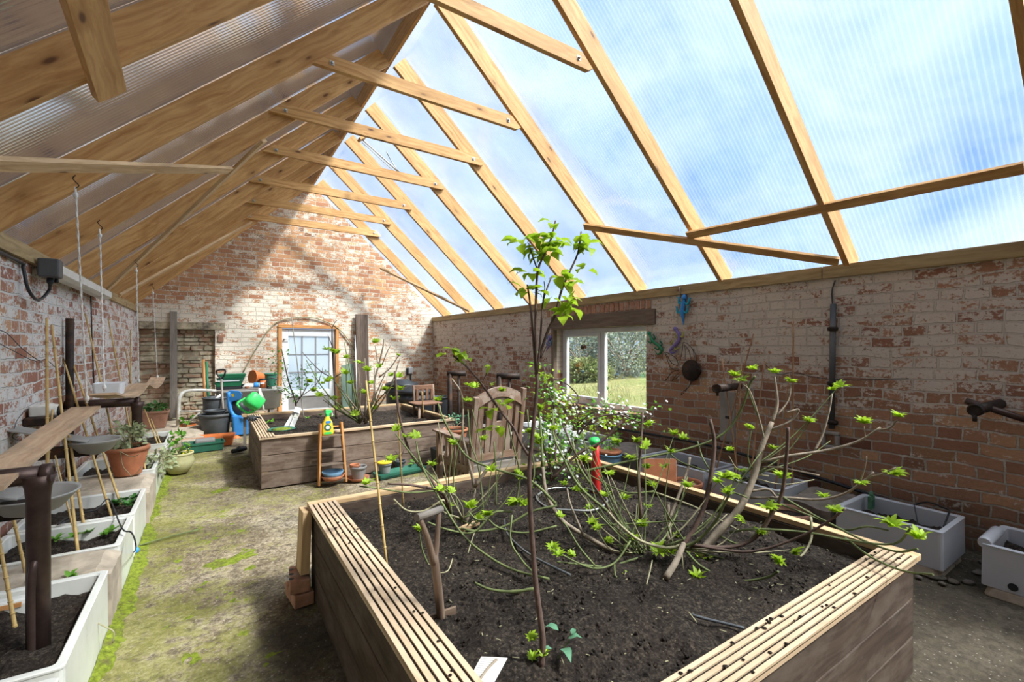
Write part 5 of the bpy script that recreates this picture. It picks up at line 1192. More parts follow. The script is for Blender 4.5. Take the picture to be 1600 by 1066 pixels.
# stuff on the tub
def at_top(u): p = at_z(u, 608, zt); return p
def put(u, d=8.55): p = at_y(u, 600, cy+(d-8.45)*.5); return Vector((p.x, p.y, zt))
t = thing('seed_tray_stack', 'stack of green seed trays on the left of the tub', 'seed trays', put(357, 8.4)); c = put(357, 8.4)
for k in range(3):
    m = MB(); z = zt+.055+k*.075; m.loops([(c.x+.03*k, c.y, .19, .14, .015, z), (c.x+.03*k, c.y, .22, .16, .015, z+.07), (c.x+.03*k, c.y, .205, .145, .015, z+.07), (c.x+.03*k, c.y, .18, .13, .015, z+.01)]); m.build('tray', (GREENP, GREEND, GREENP)[k], t)
MB().box(c.x-.17, c.y-.15, zt+.15, c.x+.17, c.y-.14, zt+.175).build('label_strip', WHITEP, t)
MB().box(c.x-.2, c.y-.14, zt, c.x+.2, c.y+.14, zt+.05).build('black_tray', BLACKP, t)
c = put(403, 8.6)+Vector((0, 0, .20)); t = thing('orange_pot', 'orange plastic pot lying on its side on the tub', 'plant pot', c)
MB().lathe(c+Vector((-.1, -.05, 0)), [(.135, 0), (.14, .02), (.13, .025), (.09, .2), (0, .2), (0, .19), (.085, .19), (.12, .01)], 18, (.9, .5, -.1)).build('pot_body', ORANGE, t)
c = put(411, 8.35); t = thing('orange_tin', 'orange cylindrical tin with a black lid on the tub', 'tin', c); MB().lathe(c, [(.055, 0), (.055, .14)], 16).build('tin_body', ORANGE, t); MB().lathe(c+Vector((0, 0, .14)), [(.057, 0), (.057, .03), (0, .035)], 16).build('lid', BLACKP, t); MB().box(c.x-.05, c.y-.058, c.z+.07, c.x+.02, c.y-.055, c.z+.10).build('tin_label', WHITEP, t)
c = put(422, 8.75); t = pot('dark_green_pot', 'dark green plastic pot at the right end of the tub', 'plant pot', c, .13, .26, GREEND, rb=.75)
c = put(391, 8.4); t = thing('blue_bag', 'blue and white folded plastic bag lying on the tub', 'bag', c); m = MB().loops([(c.x, c.y, .13, .09, .03, c.z), (c.x, c.y, .14, .1, .03, c.z+.04), (c.x+.02, c.y, .1, .07, .03, c.z+.09)], sm=True); m.build('bag_body', WHITEM, t); MB().loops([(c.x+.09, c.y-.02, .05, .09, .02, c.z+.02), (c.x+.1, c.y-.02, .04, .08, .02, c.z+.1)], sm=True).build('blue_part', BLUEP, t)
for u, lab in ((373, 'black nursery pot on the tub beside the green trays'), (380, 'black nursery pot on the middle of the tub')): pot('nursery_pot', lab, 'plant pot', put(u, 8.35), .045, .08, BLACKP, group='small pots on the tub', n=14)
for u, lab in ((386, 'tiny terracotta pot on the tub edge'), ): pot('tiny_pot', lab, 'plant pot', put(u, 8.2), .035, .04, TERRA, n=14)
pipe('hose_loop', 'black curved hose loop standing on the right end of the tub', 'hose', [put(418, 8.2), put(417, 8.2)+Vector((0, 0, .14)), put(424, 8.2)+Vector((0, 0, .18)), put(433, 8.2)+Vector((0, 0, .15))], .012, BLACKP)
# shovel
t = thing('shovel', 'long-handled shovel with a D grip standing in the grey pots', 'shovel', at_d(349, 650, 7.7))
m = MB(); m.tube([at_d(349, 655, 7.7), at_d(346, 593, 7.9)], .018, 8); m.build('shaft', GREYW, t)
m = MB(); m.tube(smooth([at_d(346, 593, 7.9), at_d(340, 586, 7.9), at_d(338, 580, 7.9), at_d(345, 578, 7.9), at_d(352, 579, 7.9), at_d(350, 587, 7.9), at_d(346, 593, 7.9)]), .014, 6); m.build('grip', BLACKP, t)
# grey pots and troughs on the floor
c = at_z(336, 680, .02); pot('grey_tub_pot', 'large dark grey plastic pot left of the blue cart', 'plant pot', (c.x, c.y, 0.02+.0), .24, .36, GREYP, rb=.82, rim=.03)
for i, lab in enumerate(('grey pot nested in the large dark grey pot', )): pot('nested_pot', lab, 'plant pot', (c.x-.0, c.y, .34), .16, .10, GREYP, rim=.015, soil=False)
c2 = at_d(337, 645, 7.75); pot('square_pots', 'tall pile of ribbed dark pots behind the large grey pot', 'pot stack', (c2.x, c2.y+.2, 0), .2, c2.z+.25, GREYP, rb=.9)
c = at_z(318, 702, .0); t = trough('orange_trough', 'orange plastic trough on the floor below the grey pot', 'planter', (c.x+.02, c.y+.25, .0), .38, .14, .15, ORANGE, -.1, .03)
c = at_z(318, 704, .0); t = trough('green_trough', 'dark green plastic trough in front of the orange one', 'planter', (c.x+.0, c.y+.0, .0), .25, .12, .13, GREEND, .12, .02)
MB().box(c.x-.1, c.y-.08, .10, c.x+.14, c.y+.08, .17).build('grey_pack', LGREY, t, bevel=.02)
c = at_z(288, 680, 0); t = pot('leafy_orange_pot', 'orange pot with a few leaves behind the mossy pot', 'plant pot', (c.x+.04, c.y, 0), .13, .18, ORANGE); ivy(t, (c.x+.04, c.y, .2), 10, (.15, .1, .06), .13, LEAFM, 4, 3, STEMG, .03)
# blue cart with hose reel, watering can
t = thing('blue_cart', 'bright blue plastic garden cart standing upright left of the far bed', 'garden cart', at_z(372, 690, 0)); d = 7.6
def bl(pts, th, dd=d): return MB().poly([at_d(u, v, dd) for u, v in pts], ray(372, 650)*th)
bl([(356, 612), (360, 610), (374, 611), (379, 616), (376, 624), (365, 627), (360, 630)], .05).build('handle_plate', BLUEP, t, bevel=.01)
m = MB(); m.tube(smooth([at_d(u, v, d) for u, v in ((357, 613), (358, 630), (362, 645), (370, 652), (382, 654))]), .03, 8); m.build('side_arm', BLUEP, t)
m = MB(); a = at_d(364, 650, d); b2 = at_d(381, 650, d); m.loops([((a.x+b2.x)/2+.05, (a.y+b2.y)/2+.1, .13, .12, .04, .02), ((a.x+b2.x)/2+.05, (a.y+b2.y)/2+.1, .15, .14, .04, a.z)]); m.build('cart_body', BLUEP, t, bevel=.01)
m = MB(); m.lathe(at_d(369, 687, d-.1), [(.0, 0), (.07, .0), (.07, .05), (0, .05)], 16, ray(372, 680)*-1); m.build('wheel', ORANGE, t)
MB().poly([at_d(u, v, d-.04) for u, v in ((361, 616), (365, 615), (366, 620), (362, 620))], ray(365, 617)*.02).build('handle_hole', YELLOW, t)
m = MB(); c = at_d(374, 638, d+.15); m.lathe(c, [(.0, -.1), (.15, -.1), (.15, -.08), (.08, -.07), (.08, .07), (.15, .08), (.15, .1), (0, .1)], 16, ray(372, 640)); o = m.build('hose_reel', BLACKP); tag(o, 'black hose reel tucked behind the blue cart handle', 'hose reel')
t = thing('watering_can', 'bright green watering can lying on the corner of the tub stand above the far bed', 'watering can', at_d(395, 640, 6.85)); c = at_d(396, 627, 6.85)
m = MB(); m.loops([(0, 0, .06, .07, .03, -.13), (0, 0, .1, .1, .05, -.11), (0, 0, .11, .105, .05, .06), (0, 0, .09, .09, .05, .10), (0, 0, .05, .05, .03, .11)], sm=True)
rt = Matrix.Rotation(R(-48), 3, 'Y') @ Matrix.Rotation(R(20), 3, 'Z')
for v in m.v: v[:] = c+rt @ v
m.build('can_body', GREENB, t)
m = MB(); m.tube(smooth([c+rt@Vector((.0, .1, .1)), c+rt@Vector((-.14, .1, .13)), c+rt@Vector((-.17, .05, -.05)), c+rt@Vector((-.1, 0, -.1))]), .018, 7); m.build('handle', GREENB, t)
m = MB(); m.tube([c+rt@Vector((.1, 0, -.1)), c+rt@Vector((.2, 0, .05)), at_d(412, 642, 6.85)], [.03, .02, .016], 8); m.build('spout', WHITEM, t)
c = at_d(397, 646, 6.85); t = thing('plank_stand', 'pale plank on two posts under the bright green watering can', 'stand', (c.x, c.y, 0)); MB().box(c.x-.16, c.y-.12, c.z-.03, c.x+.14, c.y+.12, c.z).build('top_plank', PINE2, t)
for s_ in (-.12, .1): MB().box(c.x+s_-.02, c.y-.02, 0, c.x+s_+.02, c.y+.02, c.z-.03).build('leg', GREYW, t)
# glove on far bed corner, small dark thing on floor
c = at_z(393, 655, .56); t = thing('glove', 'black glove lying on the left corner of the far bed', 'glove', c)
m = MB(); m.loops([(c.x, c.y, .05, .09, .03, .556), (c.x, c.y, .06, .10, .03, .575), (c.x, c.y, .04, .08, .03, .60)], sm=True); m.build('palm', BLACKP, t)
for k in range(4): m = MB(); m.tube(smooth([(c.x-.04+.026*k, c.y-.08, .58), (c.x-.045+.028*k, c.y-.13, .575), (c.x-.04+.03*k, c.y-.16-.01*k, .568)]), .011, 7); m.build('finger', BLACKP, t)
m = MB(); m.tube(smooth([(c.x+.05, c.y+.0, .58), (c.x+.09, c.y-.03, .575), (c.x+.1, c.y-.07, .568)]), .012, 7); m.build('thumb', BLACKP, t)
c = at_z(378, 707, 0); t = thing('hose_end', 'dark coiled hose end lying on the floor beside the far bed', 'hose', c); m = MB(); m.tube(smooth([c+Vector((-.12, 0, .03)), c+Vector((-.05, -.03, .04)), c+Vector((.04, .0, .05)), c+Vector((.0, .05, .05)), c+Vector((-.04, .0, .06))]), .03, 8); m.build('coil', BLACKP, t)

# ---------------------------------------------------------------- far bed: plants and things
FS = .46
def fd(v): return (EYE-FS)*FPX/(v-HZ)
def Z(pts, d0, d1=None): return Q(pts, d0, d1)
r = random.Random(77)
# apple-like sapling at the left of the far bed
st = [(Z([(462, 655), (462, 630), (452, 600), (445, 570), (440, 545)], 6.4, 6.5), .014, .006), (Z([(462, 632), (475, 612), (480, 595), (470, 570)], 6.4, 6.5), .008, .004), (Z([(460, 620), (448, 610), (440, 590)], 6.4, 6.4), .006, .003), (Z([(463, 625), (490, 605), (500, 590), (505, 572)], 6.4, 6.5), .006, .003), (Z([(461, 615), (440, 615), (430, 600)], 6.4, 6.4), .005, .003)]
t = plant('leafy_sapling', 'small-leaved green sapling at the left end of the far bed', 'sapling', at_d(462, 660, 6.35), st, (), smat=BARKD)
for i, (u, v, n) in enumerate(((436, 550, 10), (432, 565, 9), (440, 575, 8), (452, 590, 9), (445, 600, 9), (462, 595, 8), (470, 605, 12), (480, 592, 10), (475, 580, 7), (490, 600, 7), (440, 610, 8), (430, 600, 6), (455, 612, 10), (465, 620, 9), (500, 585, 5), (485, 570, 5), (432, 580, 8), (447, 622, 6))):
    p = at_d(u, v, 6.4); m = MB()
    for k in range(n*2):
        q = p+Vector((r.gauss(0, .05), r.gauss(0, .06), r.gauss(0, .05))); m.leaf(q, (r.uniform(-1, 1), r.uniform(-1, 1), r.uniform(-.5, .8)), (0, 0, 1), .045, .026, .2, .2)
    m.build('leaf_cluster', LEAFD if i % 2 else LEAFM, t)
# large fig of the far bed
def shrubfan(lab, base, tips, d, r0, r1, leafat, seed, smat=STEMG, name='fig_shrub', group='figs of the far bed', ln=.09):
    r = random.Random(seed); ss = []
    for (u, v) in tips:
        b0 = (base[0]+r.uniform(-10, 10), base[1]+r.uniform(-3, 3)); mu = (b0[0]*.45+u*.55+r.uniform(-8, 8), b0[1]*.5+v*.5+r.uniform(-2, 6)); ss.append((Z([b0, mu, (u, v)], d, d+r.uniform(-.4, .4)), r0*r.uniform(.7, 1.1), r1, smat if r.random() < .6 else BARK))
    return plant(name, lab, 'shrub', at_d(base[0], base[1], d), ss, [at_d(u, v, d+r.uniform(-.2, .2)) for u, v in leafat], group, seed=seed, ln=ln, ns=4, n=5)
shrubfan('wide fig of many green stems in the middle of the far bed', (566, 660), [(478, 562), (495, 610), (512, 580), (527, 600), (541, 560), (538, 535), (550, 590), (560, 575), (565, 600), (570, 560), (585, 575), (598, 600), (606, 575), (615, 600), (520, 620), (545, 625), (505, 625), (590, 610), (625, 560), (575, 600), (556, 610)], 5.7, .012, .005,
  [(485, 598), (490, 612), (505, 600), (512, 597), (521, 625), (540, 585), (541, 560), (548, 600), (562, 568), (575, 580), (580, 600), (586, 536), (592, 575), (603, 610), (610, 588), (622, 590), (625, 610), (530, 640), (555, 650), (585, 640), (570, 615), (500, 620), (617, 625)], 41)
st = [(Z([(590, 640), (585, 600), (592, 570), (598, 545), (600, 530)], 6.2), .016, .008, BARK), (Z([(592, 590), (610, 575), (620, 560), (626, 553)], 6.2), .01, .005, BARK), (Z([(590, 570), (588, 550), (586, 540)], 6.2), .008, .004, BARK), (Z([(597, 570), (605, 550), (610, 540)], 6.2), .007, .004, BARK), (Z([(585, 600), (588, 585), (592, 572)], 6.2), .01, .006, BARK)]
plant('bare_fig', 'taller brown forked stem on the right of the far bed fig', 'shrub', at_d(590, 660, 6.2), st, [at_d(586, 535, 6.2), at_d(623, 556, 6.2), at_d(625, 590, 6.1)], 'figs of the far bed', seed=5, ln=.08, ns=3)
# dark upright young tree in front of the door
st = [(Z([(526, 655), (524, 610), (521, 570), (519, 530), (519, 512)], 6.6), .022, .009, BARKD), (Z([(519, 514), (514, 506)], 6.6), .005, .003, BARKD), (Z([(519, 512), (524, 503), (528, 500)], 6.6), .006, .004, BARKD), (Z([(522, 592), (505, 583), (490, 570), (472, 550)], 6.6), .010, .004, BARKD), (Z([(523, 590), (535, 582), (543, 577)], 6.6), .008, .004, BARKD), (Z([(520, 545), (515, 530), (512, 523)], 6.6), .006, .004, BARKD)]
plant('dark_fig_stem', 'dark upright fig stem standing before the right side of the back door', 'tree', at_d(526, 660, 6.6), st, [at_d(510, 547, 6.6), at_d(521, 550, 6.6), at_d(525, 553, 6.6)], seed=9, ln=.10)
cane(475, 657, 455, 490, fd(657), 6.7, .008, 'thin dark cane rising in front of the door from the far bed', GREYW, group='canes of the far bed')
cane(662, 653, 659, 612, fd(651), 6.6, .01, 'short bamboo cane at the right end of the far bed', BAMB, group='canes of the far bed')
cane(626, 668, 619, 600, fd(666), 5.9, .012, 'dark stake in the front right of the far bed', BARKD, group='canes of the far bed')
weeds('small bright seedlings along the left side of the far bed', [at_z(u, v, FS+.02) for u, v in ((418, 662), (425, 660), (480, 655), (500, 650), (520, 652))], LEAFM, 8, .06, group='weeds of the far bed')
# plant label boards and green dish
c = at_z(455, 668, FS+.02); t = thing('plant_marker', 'split white slate plant marker leaning in the far bed', 'plant marker', c)
m = MB(); 
for (u0, u1, w0) in (((447, 668), (461, 645), 7), ((455, 669), (466, 643), 6)):
    a_ = at_d(u0[0], u0[1], 5.55); b2 = at_d(u1[0], u1[1], 5.75); m.beam(a_, b2, .012, .055, (0, -1, .3))
m.build('board', WHITEM, t)
m = MB(); m.beam(at_d(463, 645, 5.7), at_d(466, 637, 5.75), .012, .07, (0, -1, .3)); m.build('head', WHITEP, t)
m = MB(); m.blobleaves(at_d(462, 650, 5.6), (.02, .01, .02), 8, .02, 2); m.build('leaf_print', LEAFM, t)
c = at_z(441, 672, .565); t = thing('green_dish', 'green oval dish of moss on the front rail of the far bed', 'dish', c); MB().lathe((c.x, c.y+.07, .553), [(.09, 0), (.14, .012), (.145, .018), (.13, .018), (.08, .006), (0, .006)], 20).build('dish', GREEND, t); MB().lathe((c.x, c.y+.07, .562), [(.12, 0), (.06, .012), (0, .014)], 14).build('moss', MOSS, t)
# ladder shelf
lx0 = at_z(505, 758, 0); yl0 = BY0-.16
pL, pR = at_y(498, 758, yl0), at_y(540, 758, yl0); zt_ = at_y(520, 660, BY0-.07).z
t = thing('ladder_shelf', 'small orange-brown ladder shelf leaning on the front of the far bed', 'shelf', ((pL.x+pR.x)/2, yl0, 0))
w2 = .035
for s_, x in ((0, pL.x), (1, pR.x)): MB().beam((x, yl0-.01, 0), (x+(-.03 if s_ else .03), BY0-.085, zt_), .075, .022, (0, -1, .1)).build('side_rail', ORGW, t, bevel=.004)
lev = []
for k, f in enumerate((.08, .33, .56, .80)):
    z = zt_*f; y = yl0+(BY0-.085-yl0)*f; i = .03*f; MB().box(pL.x+i+.012, y-.05, z-.012, pR.x-i-.012, y+.055, z).build('shelf_board', OLDW, t, bevel=.002); lev.append((z, y))
z = zt_*.93; y = yl0+(BY0-.085-yl0)*.93; MB().tube([(pL.x+.03, y, z), (pR.x-.03, y, z)], .010, 8).build('top_bar', ORGW, t)
xm = (pL.x+pR.x)/2
# bowls on the bottom shelf
def saucer(lab, c, r0, h, mat, cat='saucer', name='saucer', group=None): return tag(MB().lathe(c, [(r0*.72, 0), (r0*.76, .004), (r0, h), (r0*.95, h), (r0*.72, .01), (0, .008)], 24).build(name, mat), lab, cat, group)
z0 = lev[0][0]
saucer('terracotta saucer on the bottom of the ladder shelf', (xm, lev[0][1]-.03, z0), .125, .05, TERRA); saucer('blue-grey glazed bowl stacked on the terracotta saucer in the ladder shelf', (xm, lev[0][1]-.03, z0+.035), .115, .055, BLUEG, 'bowl', 'glazed_bowl')
# spray bottle on the top shelf
c = Vector((xm-.04, lev[3][1]-.0, lev[3][0])); t = thing('spray_bottle', 'yellow spray bottle with a green trigger on the top of the ladder shelf', 'spray bottle', c)
m = MB(); m.loops([(c.x, c.y, .058, .035, .02, c.z), (c.x, c.y, .062, .037, .02, c.z+.03), (c.x, c.y, .056, .035, .02, c.z+.10), (c.x, c.y, .050, .03, .02, c.z+.14), (c.x, c.y, .024, .022, .02, c.z+.19), (c.x, c.y, .018, .018, .02, c.z+.21)], sm=True); m.build('bottle', YELLOW, t)
m = MB(); m.loops([(c.x, c.y, .02, .02, .02, c.z+.205), (c.x, c.y, .022, .02, .015, c.z+.235), (c.x+.012, c.y, .038, .016, .01, c.z+.245), (c.x+.012, c.y, .036, .014, .01, c.z+.27), (c.x, c.y, .02, .01, .01, c.z+.278)]); m.build('trigger_head', GREENB, t)
m = MB(); m.tube(smooth([(c.x+.045, c.y, c.z+.245), (c.x+.055, c.y, c.z+.22), (c.x+.05, c.y, c.z+.20)]), .005, 5); m.build('trigger', WHITEP, t)
m = MB(); m.lathe((c.x-.003, c.y-.0375, c.z+.09), [(.034, 0), (.034, .002)], 16, (0, -1, 0), (1, 1.15)); m.build('round_label', GREEND, t); m = MB(); m.lathe((c.x-.003, c.y-.0395, c.z+.09), [(.022, 0), (.022, .001)], 12, (0, -1, 0)); m.build('label_middle', CARD, t)
MB().box(c.x-.035, c.y-.0385, c.z+.015, c.x+.035, c.y-.037, c.z+.04).build('lower_label', GREENB, t); MB().box(c.x-.02, c.y-.0345, c.z+.135, c.x+.03, c.y-.032, c.z+.16).build('upper_label', BLUEP, t)
# pots before the far bed
yy = at_z(560, 752, 0).y
c = at_z(560, 750, 0); sc = saucer('terracotta saucer on the floor under the leaning beige pot', c, .12, .035, TERRA)
c = c+Vector((-.0, 0, .012)); pot('beige_pot', 'beige plastic pot standing on a terracotta saucer right of the ladder shelf', 'plant pot', c, .09, .145, LGREY, rb=.68, soil=False)
pot('small_terracotta_pot', 'small terracotta pot tilted inside the beige pot', 'plant pot', c+Vector((-.04, 0, .11)), .055, .06, TERRA, rb=.75, soil=False); MB().loops([(0, 0, .01, .01, .001, 0), (0, 0, .01, .01, .001, .01)])
c = at_z(618, 742, 0.0); t = trough('green_tray', 'long dark green tray on the mossy floor before the far bed', 'tray', (c.x+.06, c.y+.02, 0), .30, .10, .05, GREEND, .16, .01, soil=False)
c = at_z(601, 738, 0.03); t = pot('yellow_rim_pot', 'beige pot with a yellow rim in the green tray', 'plant pot', (c.x, c.y, .02), .078, .12, LGREY, rb=.75); MB().lathe((c.x, c.y, .14), [(.07, 0), (.083, .0), (.085, .012), (.07, .014)], 20).build('yellow_rim', YELLOW, t); m = MB().blobleaves((c.x, c.y, .16), (.04, .03, .02), 10, .03, 3); m.build('foliage', LEAFS, t)
c = at_z(626, 733, 0.02); t = pot('twig_pot', 'grey pot holding dry brown twigs in the green tray', 'plant pot', (c.x, c.y+.03, .02), .07, .10, GREYP, rb=.75)
m = MB(); r = random.Random(9)
for k in range(9): a = r.random()*6.28; m.tube(smooth([(c.x, c.y+.03, .1), (c.x+.02*math.cos(a), c.y+.03+.02*math.sin(a), .17), (c.x+.06*math.cos(a), c.y+.03+.05*math.sin(a), .22+r.random()*.05)]), .003, 4)
m.build('twigs', BARKD, t)
c = at_z(645, 728, .03); t = thing('tray_seedling', 'green seedling at the right end of the green tray', 'plant', c); m = MB().blobleaves(c+Vector((0, 0, .03)), (.05, .04, .04), 14, .06, 2); m.build('foliage', LEAFM, t)
def moss_patch(x0, x1, y0, y1, lab, lev, seed, edge=.25):
    m = MB(); nx = int((x1-x0)/.02); ny = int((y1-y0)/.03)
    for j in range(ny+1):
        for i in range(nx+1):
            x = x0+(x1-x0)*i/nx; y = y0+(y1-y0)*j/ny; e = min(x-x0, x1-x, (y-y0), (y1-y))/edge; e = min(1, e)
            fl = -.012+.012*noise.noise(Vector((x*1.3, y*1.3, 0)))+.006*noise.noise(Vector((x*5, y*5, 1)))
            n_ = noise.noise(Vector((x*2.3, y*2.3, seed)))*.6+noise.noise(Vector((x*7, y*7, seed)))*.5+noise.noise(Vector((x*24, y*24, seed)))*.4+noise.noise(Vector((x*50, y*50, seed)))*.25
            m.v.append(Vector((x, y, fl+.014*(n_+lev-(1-e)*.9))))
    for j in range(ny):
        for i in range(nx): a = j*(nx+1)+i; m.face((a, a+1, a+nx+2, a+nx+1), None, True)
    tag(m.build('moss', MOSS), lab, 'moss', kind='stuff')
moss_patch(.6, 2.4, 3.1, 4.6, 'dull green moss on the floor between the two beds', .12, 3)
moss_patch(-.44, .5, 1.4, 6.0, 'patchy green moss on the floor of the left path', -.28, 9)

# ---------------------------------------------------------------- right far corner
def bin_(lab, c, r0, h):
    t = thing('compost_bin', lab, 'compost bin', c, 'black bins in the far right corner'); c = Vector(c)
    MB().lathe(c, [(r0*.9, 0), (r0*.98, h*.4), (r0, h*.72), (r0*1.03, h*.73), (r0*1.03, h*.77), (r0*.99, h*.78), (r0*1.0, h*.86)], 24).build('bin_body', BLACKP, t)
    MB().lathe(c, [(r0*1.05, h*.86), (r0*1.06, h*.9), (r0*1.0, h*.93), (r0*.4, h), (r0*.38, h*1.01), (0, h*1.01)], 24).build('lid', BLACKP, t)
    m = MB()
    for s_ in (-1, 1): m.box(c.x+s_*r0*1.0-.03, c.y-.06, c.z+h*.7, c.x+s_*r0*1.0+.03, c.y+.06, c.z+h*.74)
    m.build('side_handle', BLACKP, t)
def onf(u, d): p = at_d(u, 600, d); return Vector((p.x, p.y, 0))
bin_('black lidded bin beside the wooden chair in the far right corner', onf(649, 7.8), .30, .82)
bin_('black bin set back against the back wall, left of the lidded one', onf(628, 8.9), .30, .84)
pot('black_bucket', 'plain black bucket right of the little wooden chair', 'bucket', onf(688, 8.0), .17, .62, BLACKP, rb=.75)
# small wooden chair
c = onf(665, 6.9); t = thing('wooden_chair', 'small brown wooden chair with a slatted back near the far corner', 'chair', c); sh = at_d(660, 629, 6.9).z; tp = at_d(675, 602, 7.1).z
MB().loops([(c.x, c.y, .2, .19, .05, sh-.02), (c.x, c.y, .21, .2, .05, sh), (c.x, c.y, .19, .18, .05, sh+.008)]).build('seat', ARMW, t)
for sx, sy in ((-1, -1), (1, -1)): MB().tube([(c.x+sx*.18, c.y+sy*.16, 0), (c.x+sx*.16, c.y+sy*.15, sh-.02)], .018, 8).build('leg', CHAIR, t)
for sx in (-1, 1): MB().tube([(c.x+.04+sx*.17, c.y+.2, 0), (c.x+.05+sx*.16, c.y+.18, sh), (c.x+.06+sx*.16, c.y+.24, tp)], .02, 8).build('back_post', CHAIR, t)
MB().box(c.x-.12, c.y+.22, tp-.07, c.x+.24, c.y+.25, tp).build('top_rail', ARMW, t, bevel=.008)
for k in range(4): MB().box(c.x-.07+.08*k, c.y+.19, sh+.02, c.x-.03+.08*k, c.y+.22, tp-.06).build('slat', ARMW, t)
MB().tube([(c.x-.17, c.y-.155, sh*.4), (c.x+.17, c.y-.155, sh*.4)], .012, 6).build('stretcher', CHAIR, t)
# iron T posts with twin legs
for i, (u0, u1, v, um, ub, d, lab) in enumerate(((699, 728, 584, 703, 717, 6.3, 'black iron stall rail nearer the corner, standing behind the armchair'), (776, 812, 588, 780, 796, 5.2, 'black iron stall rail right above the armchair back'))):
    a_, b2 = at_d(u0, v, d), at_d(u1, v, d); t = thing('iron_rail', lab, 'iron rail', (a_.x, a_.y, 0), 'iron stall rails by the right wall')
    MB().tube([a_, b2], .035, 8).build('bar', BLACKM, t); p = at_d(um, v, d); MB().tube([(p.x, p.y, 0), p], .036, 8).build('post', BLACKM, t); p = at_d(ub, v, d); MB().tube([(p.x, p.y, 0), p], .02, 8).build('thin_post', BLACKM, t)
# clutter behind the far bed's right end
t = pot('terracotta_pot', 'terracotta pot with grey leaves between the far bed and the armchair', 'plant pot', onf(711, 5.6)+Vector((0, 0, .25)), .16, .24, TERRA); ivy(t, onf(711, 5.6)+Vector((0, 0, .52)), 50, (.17, .12, .04), .04, LEAFS, 4, 3)
c = onf(711, 5.6); tag(MB().loops([(c.x, c.y, .22, .2, .02, 0), (c.x, c.y, .24, .22, .02, .245)]).build('black_crate', BLACKP), 'black crate carrying the terracotta pot behind the armchair', 'crate')
for i, (u, d, h, lab) in enumerate(((668, 6.3, .2, 'low grey block on the floor beyond the far bed'), (690, 6.6, .3, 'broken stone block before the iron rail'))):
    c = onf(u, d); slab_stone(c.x-.22, c.x+.22, c.y-.2, c.y+.2, 0, h, STONED, lab, seed=30+i)
# ---------------------------------------------------------------- wooden armchair
t = thing('garden_armchair', 'large weathered wooden garden armchair seen from behind between the two beds', 'armchair', (2.25, 4.0, 0))
seatz = .40; BL = Vector((1.985, 3.70, 0)); BR = Vector((2.50, 3.70, 0)); ax = Vector((1, 0, 0)); fw = Vector((0, 1, 0))
W = (BR-BL).length; up = Vector((0, 0, 1)); tilt = -fw*.16
ht = 1.04
for nm, P0 in (('back_post', BL), ('back_post', BR)):
    m = MB(); H = ht+.06 if P0 is BR else ht+.0
    m.beam(P0+up*.0+fw*.05, P0+up*seatz, .05, .06, fw); m.beam(P0+up*seatz, P0+up*H+tilt*(H-seatz), .05, .045, fw); m.build(nm, CHAIR, t, bevel=.005)
# arched top rail
m = MB(); n = 10; pts = []
for i in range(n+1):
    f = i/n; p = BL.lerp(BR, f)+up*(ht-.06+.10*math.sin(math.pi*f)); p += tilt*(p.z-seatz); pts.append(p)
for i in range(n): m.beam(pts[i], pts[i+1]+(pts[i+1]-pts[i])*.1, .09, .035, up)
m.build('top_rail', CHAIR, t)
m = MB(); a_ = BL+up*(seatz+.07)+tilt*.07; b2 = BR+up*(seatz+.07)+tilt*.07; m.beam(a_, b2, .07, .03, up); m.build('lower_back_rail', CHAIR, t, bevel=.004)
for f, w_ in ((.12, .055), (.30, .055), (.52, .15), (.74, .055), (.9, .055)):
    p = BL.lerp(BR, f)+up*(seatz+.09)+tilt*.09; q = BL.lerp(BR, f)+up*(ht-.04+.08*math.sin(math.pi*f)); q += tilt*(q.z-seatz)
    if w_ < .1: MB().beam(p, q, .02, w_, fw).build('back_slat', CHAIR, t, bevel=.003)
    else:
        mid_ = p.lerp(q, .60); m = MB(); m.beam(p, mid_-(q-p)*.08, .02, w_, fw); m.beam(mid_+(q-p)*.08, q, .02, w_, fw)
        for s_ in (-1, 1): m.beam(mid_-(q-p)*.081+ax*s_*w_*.36, mid_+(q-p)*.081+ax*s_*w_*.36, .02, w_*.28, fw)
        m.build('centre_splat', CHAIR, t)
D_ = .68
for k in range(6): o_ = fw*(.03+k*.1); MB().beam(BL+o_+up*seatz, BR+o_+up*seatz, .018, .085, up).build('seat_slat', CHAIR if k % 2 else GREYW, t, bevel=.004)
MB().beam(BL+fw*D_+up*(seatz-.05), BR+fw*D_+up*(seatz-.05), .09, .025, up).build('front_rail', GREYW, t, bevel=.003)
for P0 in (BL, BR):
    MB().beam(P0+fw*D_, P0+fw*D_+up*.60, .05, .06, fw).build('front_leg', CHAIR, t, bevel=.004)
    MB().beam(P0-fw*.04+up*.62, P0+fw*(D_+.08)+up*.62, .022, .10, up).build('armrest', CHAIR if P0 is BL else GREYW, t, bevel=.006)
    MB().beam(P0+up*(seatz-.05), P0+fw*D_+up*(seatz-.05), .07, .022, up).build('side_rail', CHAIR, t)
    MB().beam(P0+up*.06, P0+fw*D_+up*.06, .04, .022, up).build('lower_rail', CHAIR, t)
    for k in range(6): q = P0+fw*(.08+k*.085); MB().beam(q+up*.06, q+up*.605, .05, .015, fw).build('side_slat', CHAIR, t)
for k in range(9): q = BL.lerp(BR, .08+.105*k)+fw*.03; MB().beam(q+up*.06, q+up*(seatz-.09), .015, .04, fw).build('rear_slat', CHAIR, t)
MB().beam(BL+up*(seatz-.04), BR+up*(seatz-.04), .085, .03, up).build('rear_seat_rail', GREYW, t, bevel=.003)
